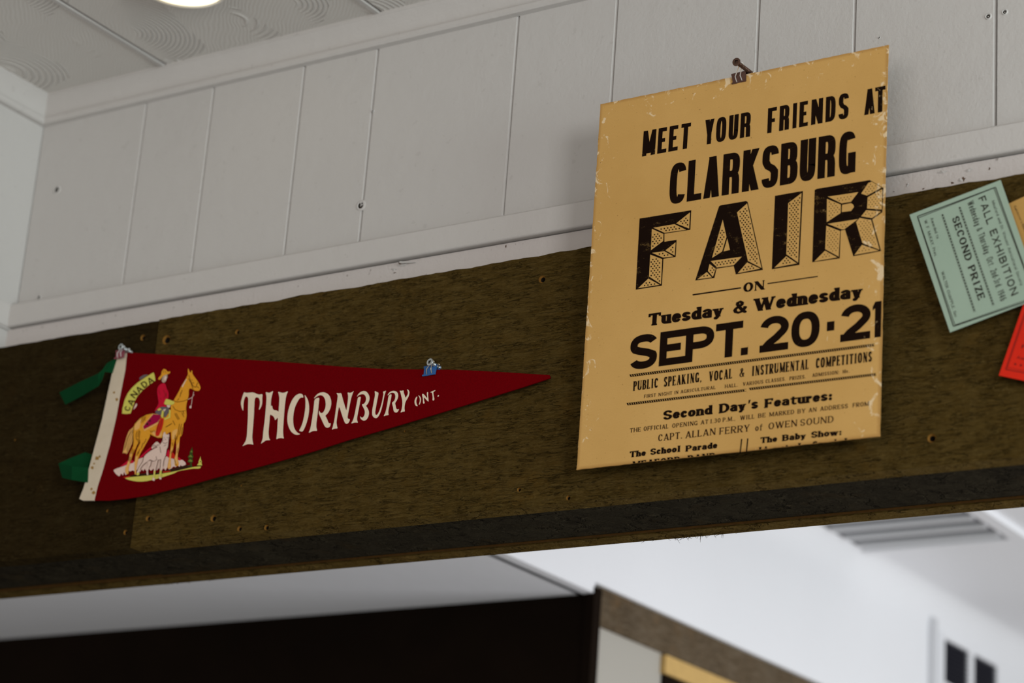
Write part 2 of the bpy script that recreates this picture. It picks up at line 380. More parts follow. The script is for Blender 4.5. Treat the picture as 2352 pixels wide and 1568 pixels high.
def glyph(ch, F, w):
    g = Glyph(F, w); n = F.n; S = F.serif > 0; xh = XH; R = F.rnd
    C = ch
    if C == 'A': g.d(0, 0, .5, 1, True, '0'); g.d(1, 0, .5, 1, False, '0'); g.h(.27, .16, .84)
    elif C == 'B':
        g.v(0, side=-1); g.h(1, 0, .5); g.arc(.48, .765, .44, .235, 90, -90); g.h(.53, 0, .5); g.arc(.5, .265, .5, .265, 90, -90); g.h(0, 0, .5)
    elif C in 'CG':
        g.arc(.5, .5, .5, .5, 32 if C == 'C' else 38, 325 if C == 'C' else 318)
        if S and not R: g.rect(g.X(1)-g.b, g.X(1)+g.b*.6, g.Y(.68), g.Y(.98))
        if C == 'G': g.v(1, .02, .40, ser='t' if S else ''); (None if S else g.h(.40, .58, 1))
    elif C == 'D': g.v(0, side=-1); g.h(1, 0, .4); g.arc(.35, .5, .65, .5, 90, -90); g.h(0, 0, .4)
    elif C == 'E': g.v(0, side=-1); g.h(1, 0, 1, 0, .7, 1); g.h(.51, 0, .78, 0, .6, 3); g.h(0, 0, 1, 0, 1, 1)
    elif C == 'F': g.v(0, side=-1); g.h(1, 0, 1, 0, .8, 1); g.h(.48, 0, .78, 0, .6, 3)
    elif C == 'H': g.v(0); g.v(1); g.h(.5, 0, 1)
    elif C == 'I': g.v(.5)
    elif C == 'J': g.v(1, .25, 1, ser='t'); g.arc(.5, .25, .5, .25, 0, -170)
    elif C == 'K': g.v(0); g.d(.02, .38, .95, 1, True, '1'); g.d(1, 0, .32, .6, False, '0')
    elif C == 'L': g.v(0, side=0); g.h(0, 0, 1, 0, .9, 1)
    elif C == 'M': g.v(0, thin=True); g.v(1); g.d(.5, 0.02, 0, 1); g.d(.5, 0.02, 1, 1, True)
    elif C == 'N': g.v(0, thin=True); g.d(1, 0, 0, 1); g.v(1, thin=True, ser='t')
    elif C == 'O' or C == '0': g.arc(.5, .5, .5, .5, 0, 360, caps=False)
    elif C == 'Q': g.arc(.5, .5, .5, .5, 0, 360, caps=False); g.d(1, 0, .55, .3)
    elif C == 'P': g.v(0); g.h(1, 0, .5); g.arc(.48, .73, .52, .27, 90, -90); g.h(.46, 0, .5)
    elif C == 'R':
        g.v(0); g.h(1, 0, .5); g.arc(.48, .745, .5, .255, 90, -90); g.h(.49, 0, .5)
        if n > 2.4: g.path(arcp(.5, .25, .47, .24, 90, 0, n)+[(.98, .12)]); g.v(.985, 0, .2, ser='')
        else: g.d(1, 0, .42, .5, False, '0')
    elif C == 'S':
        top = arcp(.5, .745, .5, .255, 22, 200, n); bot = arcp(.5, .26, .5, .26, 20, -160, n)
        mid = [(.06, .60), (.30, .53), (.70, .45), (.96, .36)]
        if n > 2.4: top = arcp(.5, .75, .5, .25, 10, 195, n); bot = arcp(.5, .25, .5, .25, 15, -170, n); mid = [(.05, .62), (.25, .52), (.72, .44), (.97, .35)]
        g.path(top+mid+bot, b=g.b*1.05)
        if S and not R: g.rect(g.X(1)-g.b*1.2, g.X(1)+g.b*.4, g.Y(.70), g.Y(.98)); g.rect(g.X(0)-g.b*.4, g.X(0)+g.b*1.2, g.Y(.02), g.Y(.30))
    elif C == 'T': g.v(.5, ser='b'); g.h(1, 0, 1, 1, 1, 2)
    elif C == 'U': g.v(0, .34, 1, ser='t'); g.v(1, .34, 1, ser='t', thin=S and not R); g.path(arcp(.5, .36, .5, .36, 180, 360, n), caps=False)
    elif C == 'V': g.d(.5, 0, 0, 1, False, '1'); g.d(.5, 0, 1, 1, True, '1')
    elif C == 'W': g.d(.27, 0, 0, 1, False, '1'); g.d(.27, 0, .52, 1, True); g.d(.75, 0, .5, 1, False, '1'); g.d(.75, 0, 1, 1, True, '1')
    elif C == 'X': g.d(1, 0, 0, 1, False, '01'); g.d(0, 0, 1, 1, True, '01')
    elif C == 'Y': g.v(.5, 0, .42, ser='b'); g.d(.5, .38, 0, 1, False, '1'); g.d(.5, .38, 1, 1, True, '1')
    elif C == 'Z': g.h(1, 0, 1, .6, .6, -1); g.h(0, 0, 1, .6, .9, 1); g.d(.02, 0, .98, 1)
    elif C == '1':
        if w < 2.6*F.a: g.rect(w*.28, w, 0, 1); g.P.append([(w*.6, 1), (w*.28, 1), (0, .87), (0, .76), (w*.4, .84)])
        else: g.v(.7, ser='b'); g.d(0, .72, .75, .96)
    elif C == '2':
        g.path(arcp(.5, .72, .5, .28, 172, -38, max(2, n*.85))+[(.62, .36), (.25, .17), (.06, .02)]); g.h(0, 0, 1, 1, 1)
    elif C == '3': g.path(arcp(.45, .76, .45, .24, 150, -80)+arcp(.45, .26, .55, .26, 80, -150))
    elif C == '4': g.v(.72); g.h(.25, 0, 1, .5, .5); g.d(.02, .26, .68, 1, True)
    elif C == '6': g.arc(.5, .3, .5, .3, 0, 360); g.path(arcp(.55, .5, .55, .5, 65, 190))
    elif C == '9': g.arc(.5, .7, .5, .3, 0, 360); g.path(arcp(.45, .5, .55, .5, 10, -115))
    elif C == '8': g.arc(.5, .76, .44, .24, 0, 360); g.arc(.5, .26, .5, .26, 0, 360)
    elif C == '5': g.h(1, .1, 1); g.v(.08, .5, 1, ser=''); g.path(arcp(.45, .3, .55, .3, 120, -150))
    elif C == '&':
        g.path([(1.0, .42), (.86, .24), (.66, .07), (.36, 0), (.08, .10), (.0, .27), (.12, .42), (.42, .56), (.66, .70), (.68, .88), (.48, 1.0), (.26, .92), (.24, .76), (.42, .52), (.7, .22), (1.0, .0)], a=g.a*.8, b=g.b)
        if R or S: g.h(.44, .8, 1.05)
    elif C == '.': g.blob(w/2, g.a, g.a, g.a) if (S or R) else g.rect(w/2-g.a, w/2+g.a, 0, 2*g.a)
    elif C == '*': g.rect(0, w, .36, .62)
    elif C == ',': g.blob(w/2, g.a, g.a, g.a); g.P.append([(w/2, g.a), (w/2+g.a, g.a), (w/2-g.a*.4, -g.a*1.6), (w/2-g.a*.7, -g.a*1.3)])
    elif C == ':': g.blob(w/2, g.a, g.a, g.a); g.blob(w/2, xh-g.a, g.a, g.a)
    elif C == "'": g.P.append([(w/2-g.a*.3, .62), (w/2+g.a*.3, .62), (w/2+g.a*1.1, 1.0), (w/2-g.a*.2, 1.0)])
    elif C == '-': g.rect(0, w, .28, .28+2*g.b)
    else:
        rx = .5; k = xh
        if C in 'tf': g.a *= .8
        def bowl(): g.path([(x, y*k) for x, y in arcp(.5, .5, .5, .5, 0, 360, n)], caps=False)
        def stem(x, y0, y1, ser=''): g.v(x, y0, y1, ser=ser, side=-1 if ser == 't' else 0)
        if C == 'o': bowl()
        elif C == 'a':
            g.path([(x, y*k) for x, y in arcp(.46, .74, .44, .26, 150, 0, n)]+[(.9, .55*k), (.9, .1*k)]); stem(.92, 0, .42*k)
            g.path([(x, y*k) for x, y in arcp(.46, .29, .46, .29, 40, 330, 2)])
        elif C == 'b': stem(0, 0, 1, 't'); bowl()
        elif C == 'd': stem(1, 0, 1, 't'); bowl(); (g.rect(g.X(1), g.X(1)+g.a+F.serif, 0, 2*g.b) if S else None)
        elif C == 'c': g.path([(x, y*k) for x, y in arcp(.5, .5, .5, .5, 38, 318, n)]); (g.blob(g.X(.88), g.Y(.80*k), g.a*.9, g.b*1.6) if R else None)
        elif C == 'e': g.path([(x, y*k) for x, y in arcp(.5, .5, .5, .5, 0, 322, n)]); g.h(.5*k, 0.02, .98)
        elif C == 'f': g.v(.3, 0, .76, ser='b'); g.path(arcp(.75, .76, .45, .24, 180, 60, n)); g.h(k, 0, 1, 1, .8)
        elif C == 'g' or C == 'y' and False: bowl()
        elif C == 'h': stem(0, 0, 1, 'tb'); g.path([(x, y*k) for x, y in arcp(.5, .6, .5, .4, 165, 0, n)], caps=False); g.v(1, 0, .62*k, ser='b')
        elif C == 'n': stem(0, 0, k, 'tb'); g.path([(x, y*k) for x, y in arcp(.5, .6, .5, .4, 165, 0, n)], caps=False); g.v(1, 0, .62*k, ser='b')
        elif C == 'm':
            stem(0, 0, k, 'tb')
            for c in (.25, .75): g.path([(x, y*k) for x, y in arcp(c, .62, .25, .38, 165, 0, n)], caps=False); g.v(c+.25, 0, .62*k, ser='b')
        elif C == 'r': stem(0, 0, k, 'tb'); g.path([(x, y*k) for x, y in arcp(.65, .6, .65, .4, 165, 50, n)]); (g.blob(g.X(.95), g.Y(.84*k), g.a*.95, g.b*1.7) if R else None)
        elif C == 'u': stem(0, .38*k, k, 't'); g.path([(x, y*k) for x, y in arcp(.5, .4, .5, .4, 180, 345, n)], caps=False); stem(1, 0, k, 't'); (g.rect(g.X(1), g.X(1)+g.a+F.serif, 0, 2*g.b) if S else None)
        elif C == 's':
            top = arcp(.5, .745, .48, .255, 25, 200, n); bot = arcp(.5, .26, .5, .26, 20, -160, n)
            g.path([(x, y*k) for x, y in top+[(.3, .53), (.7, .45)]+bot])
        elif C == 't': g.v(.35, .15, .86, ser=''); g.path([(x, y) for x, y in arcp(.75, .2, .4, .2, 180, 300, n)]); g.h(k, 0, 1, 1, 1)
        elif C == 'i': g.v(.5, 0, k, ser='tb', side=0); g.blob(w/2, 1-g.a*.9, g.a*1.05, g.a*1.05) if (S or R) else g.rect(w/2-g.a, w/2+g.a, .86, 1)
        elif C == 'l': g.v(.5, 0, 1, ser='tb')
        elif C == 'k': stem(0, 0, 1, 'tb'); g.d(.1, .25, .95, k, True); g.d(1, 0, .35, .45)
        elif C == 'p': stem(0, -.3, k, 'b'); bowl()
        elif C == 'w': 
            for (q0, q1, th) in ((.27, 0, False), (.27, .52, True), (.75, .5, False), (.75, 1, True)): g.d(q0, 0, q1, k+ .02, th, '1' if S and q1 != .52 else '')
        elif C == 'v': g.d(.5, 0, 0, k, False, '1'); g.d(.5, 0, 1, k, True, '1')
        elif C == 'y':
            g.d(.52, 0, 0, k, False, '1'); g.d(.52, 0, 1, k, True, '1')
            g.path([(.55, .03), (.42, -.14), (.2, -.26), (.02, -.22)], a=g.b*1.3, b=g.b); (g.blob(g.X(.05), g.Y(-.2), g.a*.8, g.b*1.4) if R else None)
        else: g.rect(0, w, 0, .5)
    return g.P
def gw(ch, F):
    if ch == ' ': return .28*F.wide
    if ch in ".,:'": return 2*F.a
    if ch == '*': return 2.4*F.a
    if ch in 'Iil': return 2*F.a+2*(F.serif if F.serif else 0)
    return max(WID.get(ch, .5)*F.wide, 2*F.a)
def layout(s, F):
    """[(char, x, w)], total width"""
    x = 0; o = []
    for ch in s:
        w = gw(ch, F)
        if ch != ' ': o.append((ch, x, w))
        x += w+F.space
    return o, x-F.space
def set_text(mb, s, F, place, total, mi=0):
    """place(u, v): u along the line in cap heights, v up; fitted so that the line is TOTAL cap heights long"""
    o, W = layout(s, F); k = total/W
    G = Face(F.a/k, F.b, F.n, F.serif/k, F.rnd, F.sb, F.space, F.wide, F.tick)
    for ch, x, w in o:
        for j, P in enumerate(glyph(ch, G, w)): mb.add([place((x+px)*k, py)+FN*(4e-6*(j % 24)) for px, py in P], [tuple(range(len(P)))], mi)
def set_word(mb, s, F, p0, p1, cap, to3d, mi=0, boxes=None):
    """p0, p1: ends of the baseline and cap: cap height, in the frame that TO3D reads; boxes: (x0, x1) of each letter along the baseline"""
    p0, p1 = Vector(p0), Vector(p1); A, B = to3d(p0.x, p0.y), to3d(p1.x, p1.y)
    m0 = (p0+p1)/2; T = to3d(m0.x, m0.y-cap) - to3d(m0.x, m0.y)
    e = (B-A).normalized(); h = T.length; up = (T-e*T.dot(e)).normalized()
    if boxes is None:
        set_text(mb, s, F, lambda u, v: A+e*(u*h)+up*(v*h), (B-A).length/h, mi); return
    for ch, (x0, x1) in zip(s, boxes):
        f = lambda x: (to3d(x, p0.y+(p1.y-p0.y)*(x-p0.x)/(p1.x-p0.x))-A).dot(e)/h
        u0, u1 = f(x0), f(x1); w = u1-u0
        for j, P in enumerate(glyph(ch, F, w)): mb.add([A+e*((u0+px)*h)+up*(py*h)+FN*(4e-6*(j % 24)) for px, py in P], [tuple(range(len(P)))], mi)

# ================================================================== the setting
YP, YS, YB = 0.036, 0.030, 0.0          # panelling, strip over the beam, beam face
XL = at(60, 560, YP).x                  # left wall
ZC = at(97, 219, YP-0.014).z            # ceiling
zt_top = at(1157, 503, YP).z            # top of the ledge trim
zt_bot = at(800, 610, YS-0.012).z       # its rounded lower edge
zb_top = at(800, 661, YB).z             # top edge of the beam
zb_bot = at(1176, 1168, YB).z           # lower edge of the beam
XR = 0.75
print('XL', XL, 'ZC', ZC, 'trim', zt_top, zt_bot, 'beam', zb_top, zb_bot)

# panelled wall: boards with V joints
joints = [(316, 400), (468, 400), (676, 380), (847, 338), (1174, 270), (1412, 116), (1741, 100), (1964, 60), (2287, 150)]
wb = MB(); prof = [(XL-0.02, YP+.02), (XL+.0010, YP+.02), (XL+.0014, YP)]
for i, (px, py) in enumerate(joints):
    x = at(px, py, YP).x; hw, dp = 0.0030, 0.0045
    if i == 8: prof += [(x-0.0028, YP), (x-0.0004, YP+0.004), (x-0.0003, YP+0.02), (x+0.0016, YP+0.02), (x+0.0017, YP)]
    else: prof += [(x-hw, YP), (x+0.0002, YP+dp), (x+0.0003, YP+.013), (x+.0012, YP+.013), (x+.0013, YP)]
for px in (2700, 3050): prof.append((at(px, 100, YP).x, YP))
prof.append((XR, YP))
z0, z1 = zb_bot+0.05, ZC+0.02
for (xa, ya), (xb, yb) in zip(prof, prof[1:]): wb.quad((xa, ya, z0), (xb, yb, z0), (xb, yb, z1), (xa, ya, z1))
wb.quad((XL-.02, YP+.06, z0), (XR, YP+.06, z0), (XR, YP+.06, z1), (XL-.02, YP+.06, z1))
wall_front = struct(wb, 'wall_front', M['wall'], fix=False, face=Vector((0, -1, 0)))
# little nail pits in the panelling: dark recessed dimples with a raised paint rim
pits = MB()
for (px, py, r) in ((131, 436, .0036), (857, 255, .0011), (829, 472, .0040), (833, 466, .0018), (2270, 38, .0022), (2308, 28, .0020), (90, 683, .0022), (2020, 87, .0007), (100, 705, .0012)):
    p = at(px, py, YP)
    pits.lathe([(r*1.9, 0.0), (r*1.35, -0.0011), (r, -0.0006), (r*.8, 0.0004)], p, (0, 1, 0), 14, 0)
    pits.lathe([(r*1.02, -0.0005), (0.0001, 0.0002)], p, (0, 1, 0), 14, 1)
pits.build('nail_pits', [M['wall'], M['hole']], None)['kind'] = 'structure'
bpy.data.objects['nail_pits'].name = 'trim_9'
# left wall, coming towards the camera
lb = MB(); lb.box(XL-0.06, XL, -1.4, YP+.02, zt_bot-0.002, ZC+.02); lb.box(XL-.06, XL-0.004, -1.4, YP+.02, zb_top+0.0008, zt_bot)
struct(lb, 'wall_left', M['wall'])
# ledge trim with a rounded lower edge, on both walls
def ledge(mb, a, b, out, z_top, z_bot, th):
    a, b, out = Vector(a), Vector(b), Vector(out); pr = [(0, z_top), (th*.8, z_top-0.0006), (th, z_top-.003)]
    for k in range(7):
        q = k/6*math.pi/2; pr.append((th-.003+.003*math.cos(q), z_bot+.003-.003*math.sin(q)))
    pr += [(0, z_bot)]
    n = len(pr)
    vs = [(p+out*o).to_tuple()[:2]+(z,) for p in (a, b) for (o, z) in pr]
    fs = [(i, i+1, n+i+1, n+i) for i in range(n-1)]+[tuple(range(n)), tuple(range(n, 2*n))]
    mb.add(vs, fs)
tb = MB(); ledge(tb, (XL-.01, YP, 0), (XR, YP, 0), (0, -1, 0), zt_top, zt_bot, 0.014)
struct(tb, 'trim_1', M['trim'])
tb = MB(); ledge(tb, (XL, YP, 0), (XL, -1.4, 0), (1, 0, 0), zt_top, zt_bot, 0.003)
struct(tb, 'trim_2', M['trim'])
# painted strip between ledge and beam, paint crusted along its lower edge
sb = MB(); sb.box(XL-.02, XR, YS, YP-.0005, zb_bot+.05, zt_bot-.0010)
struct(sb, 'trim_3', M['worn_trim'])
ch = MB()
for (px, py, w, h, mi) in ((905, 618, .010, .004, 0), (925, 608, .012, .003, 0), (918, 604, .005, .0025, 1), (906, 626, .004, .0022, 1), (2213, 411, .0035, .004, 1), (2206, 414, .004, .005, 0), (2187, 420, .003, .0032, 1), (2272, 387, .0022, .0025, 1), (2121, 433, .0028, .0016, 1), (2052, 440, .002, .0012, 1), (2085, 424, .003, .004, 0), (1162, 565, .002, .003, 1), (830, 612, .001, .002, 1), (2165, 395, .01, .004, 0), (2225, 390, .008, .003, 0), (265, 724, .0012, .002, 1), (420, 692, .001, .002, 1), (440, 700, .001, .002, 1)):
    p = at(px, py, YS-.0004); k = 9
    k = 13; dd = .0011 if mi == 0 else .0003
    pts = [(p.x+w*math.cos(2*math.pi*i/k)*random.uniform(.25, 1.0)*.8, YS-random.uniform(.0001, .5)*dd-.0001, p.z+h*math.sin(2*math.pi*i/k)*random.uniform(.2, 1.0)*.8) for i in range(k)]
    ch.add(pts+[(p.x, YS-dd, p.z)], [(i, (i+1) % k, k) for i in range(k)], mi)
p, q = at(918, 602, YS-.006), at(955, 596+6, YS-.001)
ch.tube([p, q], [.0012, .0006], 6, 0)
struct(ch, 'trim_4', [M['trim'], plain('bare_wood_under_paint', (0.10, 0.06, 0.04, 1), 0.9)], fix=True)
# ceiling: panels with a narrow joint
cb = MB()
xs = [at_z(385, 152, ZC).x, at_z(872, 26, ZC).x]; step = xs[1]-xs[0]
edges = [XL-.02, xs[0], xs[1], xs[1]+step, xs[1]+2*step, xs[1]+3*step, xs[1]+4*step, xs[1]+5*step]
for a, b in zip(edges, edges[1:]): cb.box(a+.0030, b-.0075, -3.4, YP+.02, ZC, ZC+.012)
cb.box(XL-.02, edges[-1], -3.4, YP+.02, ZC+.050, ZC+.06)
struct(cb, 'ceiling', M['ceiling'])
jb = MB()
for x in edges[1:-1]: jb.box(x-.0078, x-.0012, -3.4, YP, ZC-.0020, ZC+.05)
struct(jb, 'trim_5', M['trim'])
# crown moulding
zc_b = at(600, 176, YP).z
def crown(mb, a, b, out, H):
    a, b, out = Vector(a), Vector(b), Vector(out)
    pr = [(0, 0), (.016, 0), (.016, -.004)]
    for k in range(8):
        q = k/7; pr.append((.015-.010*math.sin(q*math.pi/2), -.005-(H*.62)*q))
    pr += [(.008, -H*.74), (.0095, -H*.80), (.0095, -H*.90), (.007, -H*.97), (0, -H)]
    n = len(pr); vs = [((p+out*o).x, (p+out*o).y, ZC+z) for p in (a, b) for (o, z) in pr]
    mb.add(vs, [(i, i+1, n+i+1, n+i) for i in range(n-1)])
H = ZC-zc_b
mb = MB(); crown(mb, (XL, YP, 0), (XR, YP, 0), (0, -1, 0), H); struct(mb, 'trim_6', M['trim'], face=Vector((0, -1, -.4)))
mb = MB(); crown(mb, (XL, YP, 0), (XL, -1.4, 0), (1, 0, 0), H); struct(mb, 'trim_7', M['trim'], face=Vector((1, 0, -.4)))

# ceiling light
cl = at_z(421, -47, ZC)
lt = thing('ceiling_light', 'round flush ceiling light glowing warm white over the panelled wall', 'ceiling light', (cl.x, cl.y, ZC))
r0 = (at_z(545, -47, ZC)-cl).length*0.80
mb = MB(); mb.lathe([(r0*1.0, 0), (r0*1.03, -.006), (r0*1.0, -.012), (r0*.93, -.012), (r0*.92, -.004)], cl, (0, 0, 1), 48); 
mb.build('rim', plain('white_lamp_rim', (.8, .76, .68, 1), .4), lt, smooth=True)
t = NT('lamp_glow'); t.b.inputs['Emission Color'].default_value = (1.0, .88, .62, 1); t.b.inputs['Emission Strength'].default_value = 1.5
mb = MB(); mb.lathe([(r0*.93, -.010), (r0*.6, -.017), (r0*.3, -.019), (.0001, -.0195)], cl, (0, 0, 1), 48)
mb.build('diffuser', t.fin((.9, .85, .7, 1)), lt, smooth=True)

# ================================================================== the beam
XJ = at(332, 1000, YB).x; XB0, XB1 = at(-260, 1000, YB).x, XR
dep = at_z(1176, 1270, zb_bot).y        # back edge of the underside
print('beam depth', dep, 'height', zb_top-zb_bot)
beam = thing('wooden_beam', 'dark olive rough-sawn wooden beam boxed in under the white panelled wall', 'beam', ((XB0+XB1)/2, 0, zb_bot))
def face_board(x0, x1, y0, y1, jag, dz=0.0):
    mb = MB(); n = max(2, int((x1-x0)/.007)); top = []; s = 0
    for i in range(n+1):
        s = s*.8+random.uniform(-1, 1)*jag; top.append(zb_top+dz+s)
    for i in range(n+1):
        x = x0+(x1-x0)*i/n; mb.v += [Vector((x, y0, zb_bot)), Vector((x, y0, top[i])), Vector((x, y1, zb_bot)), Vector((x, y1, top[i]))]
    for i in range(n):
        a, b = 4*i, 4*i+4
        for f in ((a, b, b+1, a+1), (a+2, a+3, b+3, b+2), (a+1, b+1, b+3, a+3), (a, a+2, b+2, b)): mb.f.append(list(f)); mb.mi.append(0)
    for f in ((0, 1, 3, 2), (4*n, 4*n+2, 4*n+3, 4*n+1)): mb.f.append(list(f)); mb.mi.append(0)
    return mb
fr = face_board(XJ, XB1, YB, YB+.024, .0006).build('face_board', M['wood'], beam)
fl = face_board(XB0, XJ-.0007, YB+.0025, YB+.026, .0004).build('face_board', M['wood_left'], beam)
def hole_cut(mb, p, r):
    mb.lathe([(.00005, -.004), (r*1.30, -.0039), (r*1.12, .0006), (r*.74, .0022)], p, (0, 1, 0), 14, 0)
    mb.lathe([(r*.74, .0022), (r*.66, .012), (.00005, .0122)], p, (0, 1, 0), 14, 1)
hb = MB()
holes_r = [(382, 780, .0055), (545, 762, .0030), (1245, 641, .0040), (340, 1190, .0032), (490, 1190, .0038), (555, 1115, .0013), (2140, 1006, .0040), (1192, 1124, .0022), (550, 1214, .0030), (612, 1211, .0030), (1305, 1143, .0025), (930, 990, .0012)]
for px, py, r in holes_r:
    p = at(px, py, YB); hole_cut(hb, p, r)
cut(fr, hb, M['raw'])
hb = MB()
for px, py, r in [(328, 775, .0035), (247, 1173, .0018), (288, 1222, .0028), (35, 1010, .0013)]:
    p = at(px, py, YB+.0025); hole_cut(hb, p, r)
cut(fl, hb, M['raw'])
for o in (fr, fl):
    for k in range(1): o.matrix_parent_inverse = Matrix.Identity(4)
XU = at_z(300, 1300, zb_bot).x
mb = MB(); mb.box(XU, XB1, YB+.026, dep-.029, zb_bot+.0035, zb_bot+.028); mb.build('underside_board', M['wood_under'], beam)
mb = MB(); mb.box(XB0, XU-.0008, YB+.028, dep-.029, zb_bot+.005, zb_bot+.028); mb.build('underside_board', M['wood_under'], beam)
mb = face_board(XB0, XB1, dep-.026, dep, .0006); mb.build('back_board', M['wood'], beam)  # lighter wood here stands in for light from the room behind
mb = MB(); mb.box(XB0, XB1, dep-.0285, dep-.0262, zb_bot+.0016, zb_bot+.02); mb.build('edge_strip', plain('stained_orange_wood', (.065, .030, .006, 1), .8, .1, 0, .4, 200), beam)
# frayed splinters along the back lower edge
fz = MB()
for cx, n, sp in ((1610, 90, 90), (400, 26, 40), (495, 12, 12)):
    for i in range(n):
        px = cx+random.gauss(0, 1)*sp*.5; base = at_z(px, 1372+(px)*(1165-1372)/2352, zb_bot+.001)
        L = random.uniform(.003, .010); d = Vector((random.uniform(-1, 1), random.uniform(-.6, .6), -random.uniform(.05, .35))).normalized()
        fz.tube([(base.x, dep-random.uniform(.001, .016), zb_bot+.001), (base.x+d.x*L, dep-.006+d.y*L*.5, zb_bot+d.z*L)], [.0004, .0001], 4)
o = fz.build('splinters', M['wood'], beam); o['kind'] = 'stuff'

# ================================================================== the room behind
YD = 1.0
P0 = at(1366, 1362, YD); XC, ZS = P0.x, P0.z       # outer corner of the dark wall, lower ceiling
ZS2 = at(1378, 1336, YD).z
ZT = at_x(2120, 1352, XC).z                         # ceiling of the far room
print('bulkhead x', XC, 'soffit', ZS, ZS2, 'top', ZT)
mb = MB(); mb.box(-4.2, XC-.02, dep+.002, YD+.3, ZS, ZS+.05); struct(mb, 'ceiling_2', M['back_white'])
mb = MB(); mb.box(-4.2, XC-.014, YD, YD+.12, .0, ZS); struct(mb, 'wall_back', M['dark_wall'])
mb = MB(); mb.box(XC-.03, XC, dep+.002, YD, ZS, ZT+.05); mb.box(XC-.03, XC, YD, 7.5, ZS2, ZT+.05)
struct(mb, 'wall_bulkhead', M['back_white'])
mb = MB(); mb.box(XC, 2.6, dep+.002, 7.5, ZT, ZT+.04); struct(mb, 'ceiling_3', M['back_white'])
mb = MB()
pr = [(0, -.075)]+[(.045*(1-math.cos(q*math.pi/16)), -.075+.075*math.sin(q*math.pi/16)) for q in range(1, 9)]
for (o1, q1), (o2, q2) in zip(pr, pr[1:]): mb.quad((XC+o1, dep+.01, ZT+q1), (XC+o2, dep+.01, ZT+q2), (XC+o2, 7.5, ZT+q2), (XC+o1, 7.5, ZT+q1))
struct(mb, 'trim_8', M['back_white'], smooth=True, face=Vector((1, 0, -.5)))
# wall under the bulkhead, with its timber header, and the corner post
zh = at_x(1392, 1443, XC-.001).z
mb = MB(); mb.box(XC-.05, XC-.006, YD+.018, 7.5, 0, ZS2); struct(mb, 'wall_side', M['beige'])
mb = MB(); mb.box(XC-.006, XC-.001, YD+.019, 7.5, zh, ZS2-.003); struct(mb, 'trim_10', M['wood_grey'])
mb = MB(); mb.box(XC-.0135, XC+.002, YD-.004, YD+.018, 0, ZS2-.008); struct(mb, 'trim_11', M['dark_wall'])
# framed doorway in that wall
a = at_x(1525, 1503, XC); hz = a.z-at_x(1525, 1546, XC).z
mb = MB(); mb.box(XC-.0055, XC+.004, a.y, a.y+1.4, a.z-hz, a.z)
struct(mb, 'door_1', M['honey'])
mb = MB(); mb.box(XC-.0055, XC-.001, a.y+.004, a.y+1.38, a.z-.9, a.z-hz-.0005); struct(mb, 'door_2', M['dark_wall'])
# wall vent on the bulkhead
va, vb, vc = at_x(2164, 1466, XC), at_x(2284, 1524, XC), at_x(2164, 1566, XC)
vent = thing('wall_vent', 'dark twin louvred air vent set high in the white bulkhead', 'vent', (XC, (va.y+vb.y)/2, vc.z))
ym = (va.y+vb.y)/2; gp = (vb.y-va.y)*.05
mb = MB(); mb.box(XC+.0005, XC+.006, va.y-.012, va.y, vc.z-.012, va.z+.012); mb.box(XC+.0005, XC+.006, vb.y, vb.y+.012, vc.z-.012, va.z+.012)
mb.box(XC+.0005, XC+.006, va.y, vb.y, va.z, va.z+.012); mb.box(XC+.0005, XC+.006, va.y, vb.y, vc.z-.012, vc.z); mb.box(XC+.0005, XC+.006, ym-gp, ym+gp, vc.z, va.z)
mb.build('frame', M['back_white'], vent)
for y0, y1 in ((va.y, ym-gp), (ym+gp, vb.y)):
    mb = MB(); mb.box(XC+.0003, XC+.001, y0, y1, vc.z, va.z)
    for k in range(9):
        z = vc.z+(va.z-vc.z)*(k+.5)/9; mb.obox((XC+.004, (y0+y1)/2, z), Vector((.003, 0, -.003)), Vector((0, (y1-y0)/2, 0)), Vector((.0004, 0, .0004)))
    mb.build('louvre_panel', M['vent_dark'], vent)
s0 = at_x(2138, 1420, XC); 
pipe = thing('conduit', 'thin grey conduit running down the bulkhead beside the dark vent', 'conduit', (XC, s0.y, ZS2))
mb = MB(); mb.box(XC+.0004, XC+.010, s0.y-.012, s0.y+.012, ZS2, s0.z); mb.build('cover', M['grey_paint'], pipe)
# slatted panel in the far ceiling
g0, g1 = at_z(1985, 1252, ZT), at_z(2330, 1238, ZT)
gr = thing('ceiling_grille', 'grey slatted ceiling grille beyond the beam', 'grille', (g0.x, g0.y-.4, ZT))
xa, xb, yb_ = XC+.03, at_z(2345, 1240, ZT).x, g0.y
ya = dep+.3
mb = MB(); mb.box(xa, xb, ya, yb_, ZT-.006, ZT-.0005); mb.build('backing', plain('dark_grille_backing', (.16, .16, .17, 1), .7), gr)
mb = MB(); n = 24
for k in range(n):
    y = ya+(yb_-ya)*(k+.5)/n; mb.box(xa+.01, xb-.01, y-.0085, y+.0085, ZT-.012, ZT-.0055)
mb.build('slats', M['slat'], gr)
mb = MB(); mb.box(xb, xb+.03, ya, yb_+.02, ZT-.012, ZT-.0005); mb.box(xa, xb, yb_, yb_+.02, ZT-.012, ZT-.0005); mb.build('frame', M['back_white'], gr)

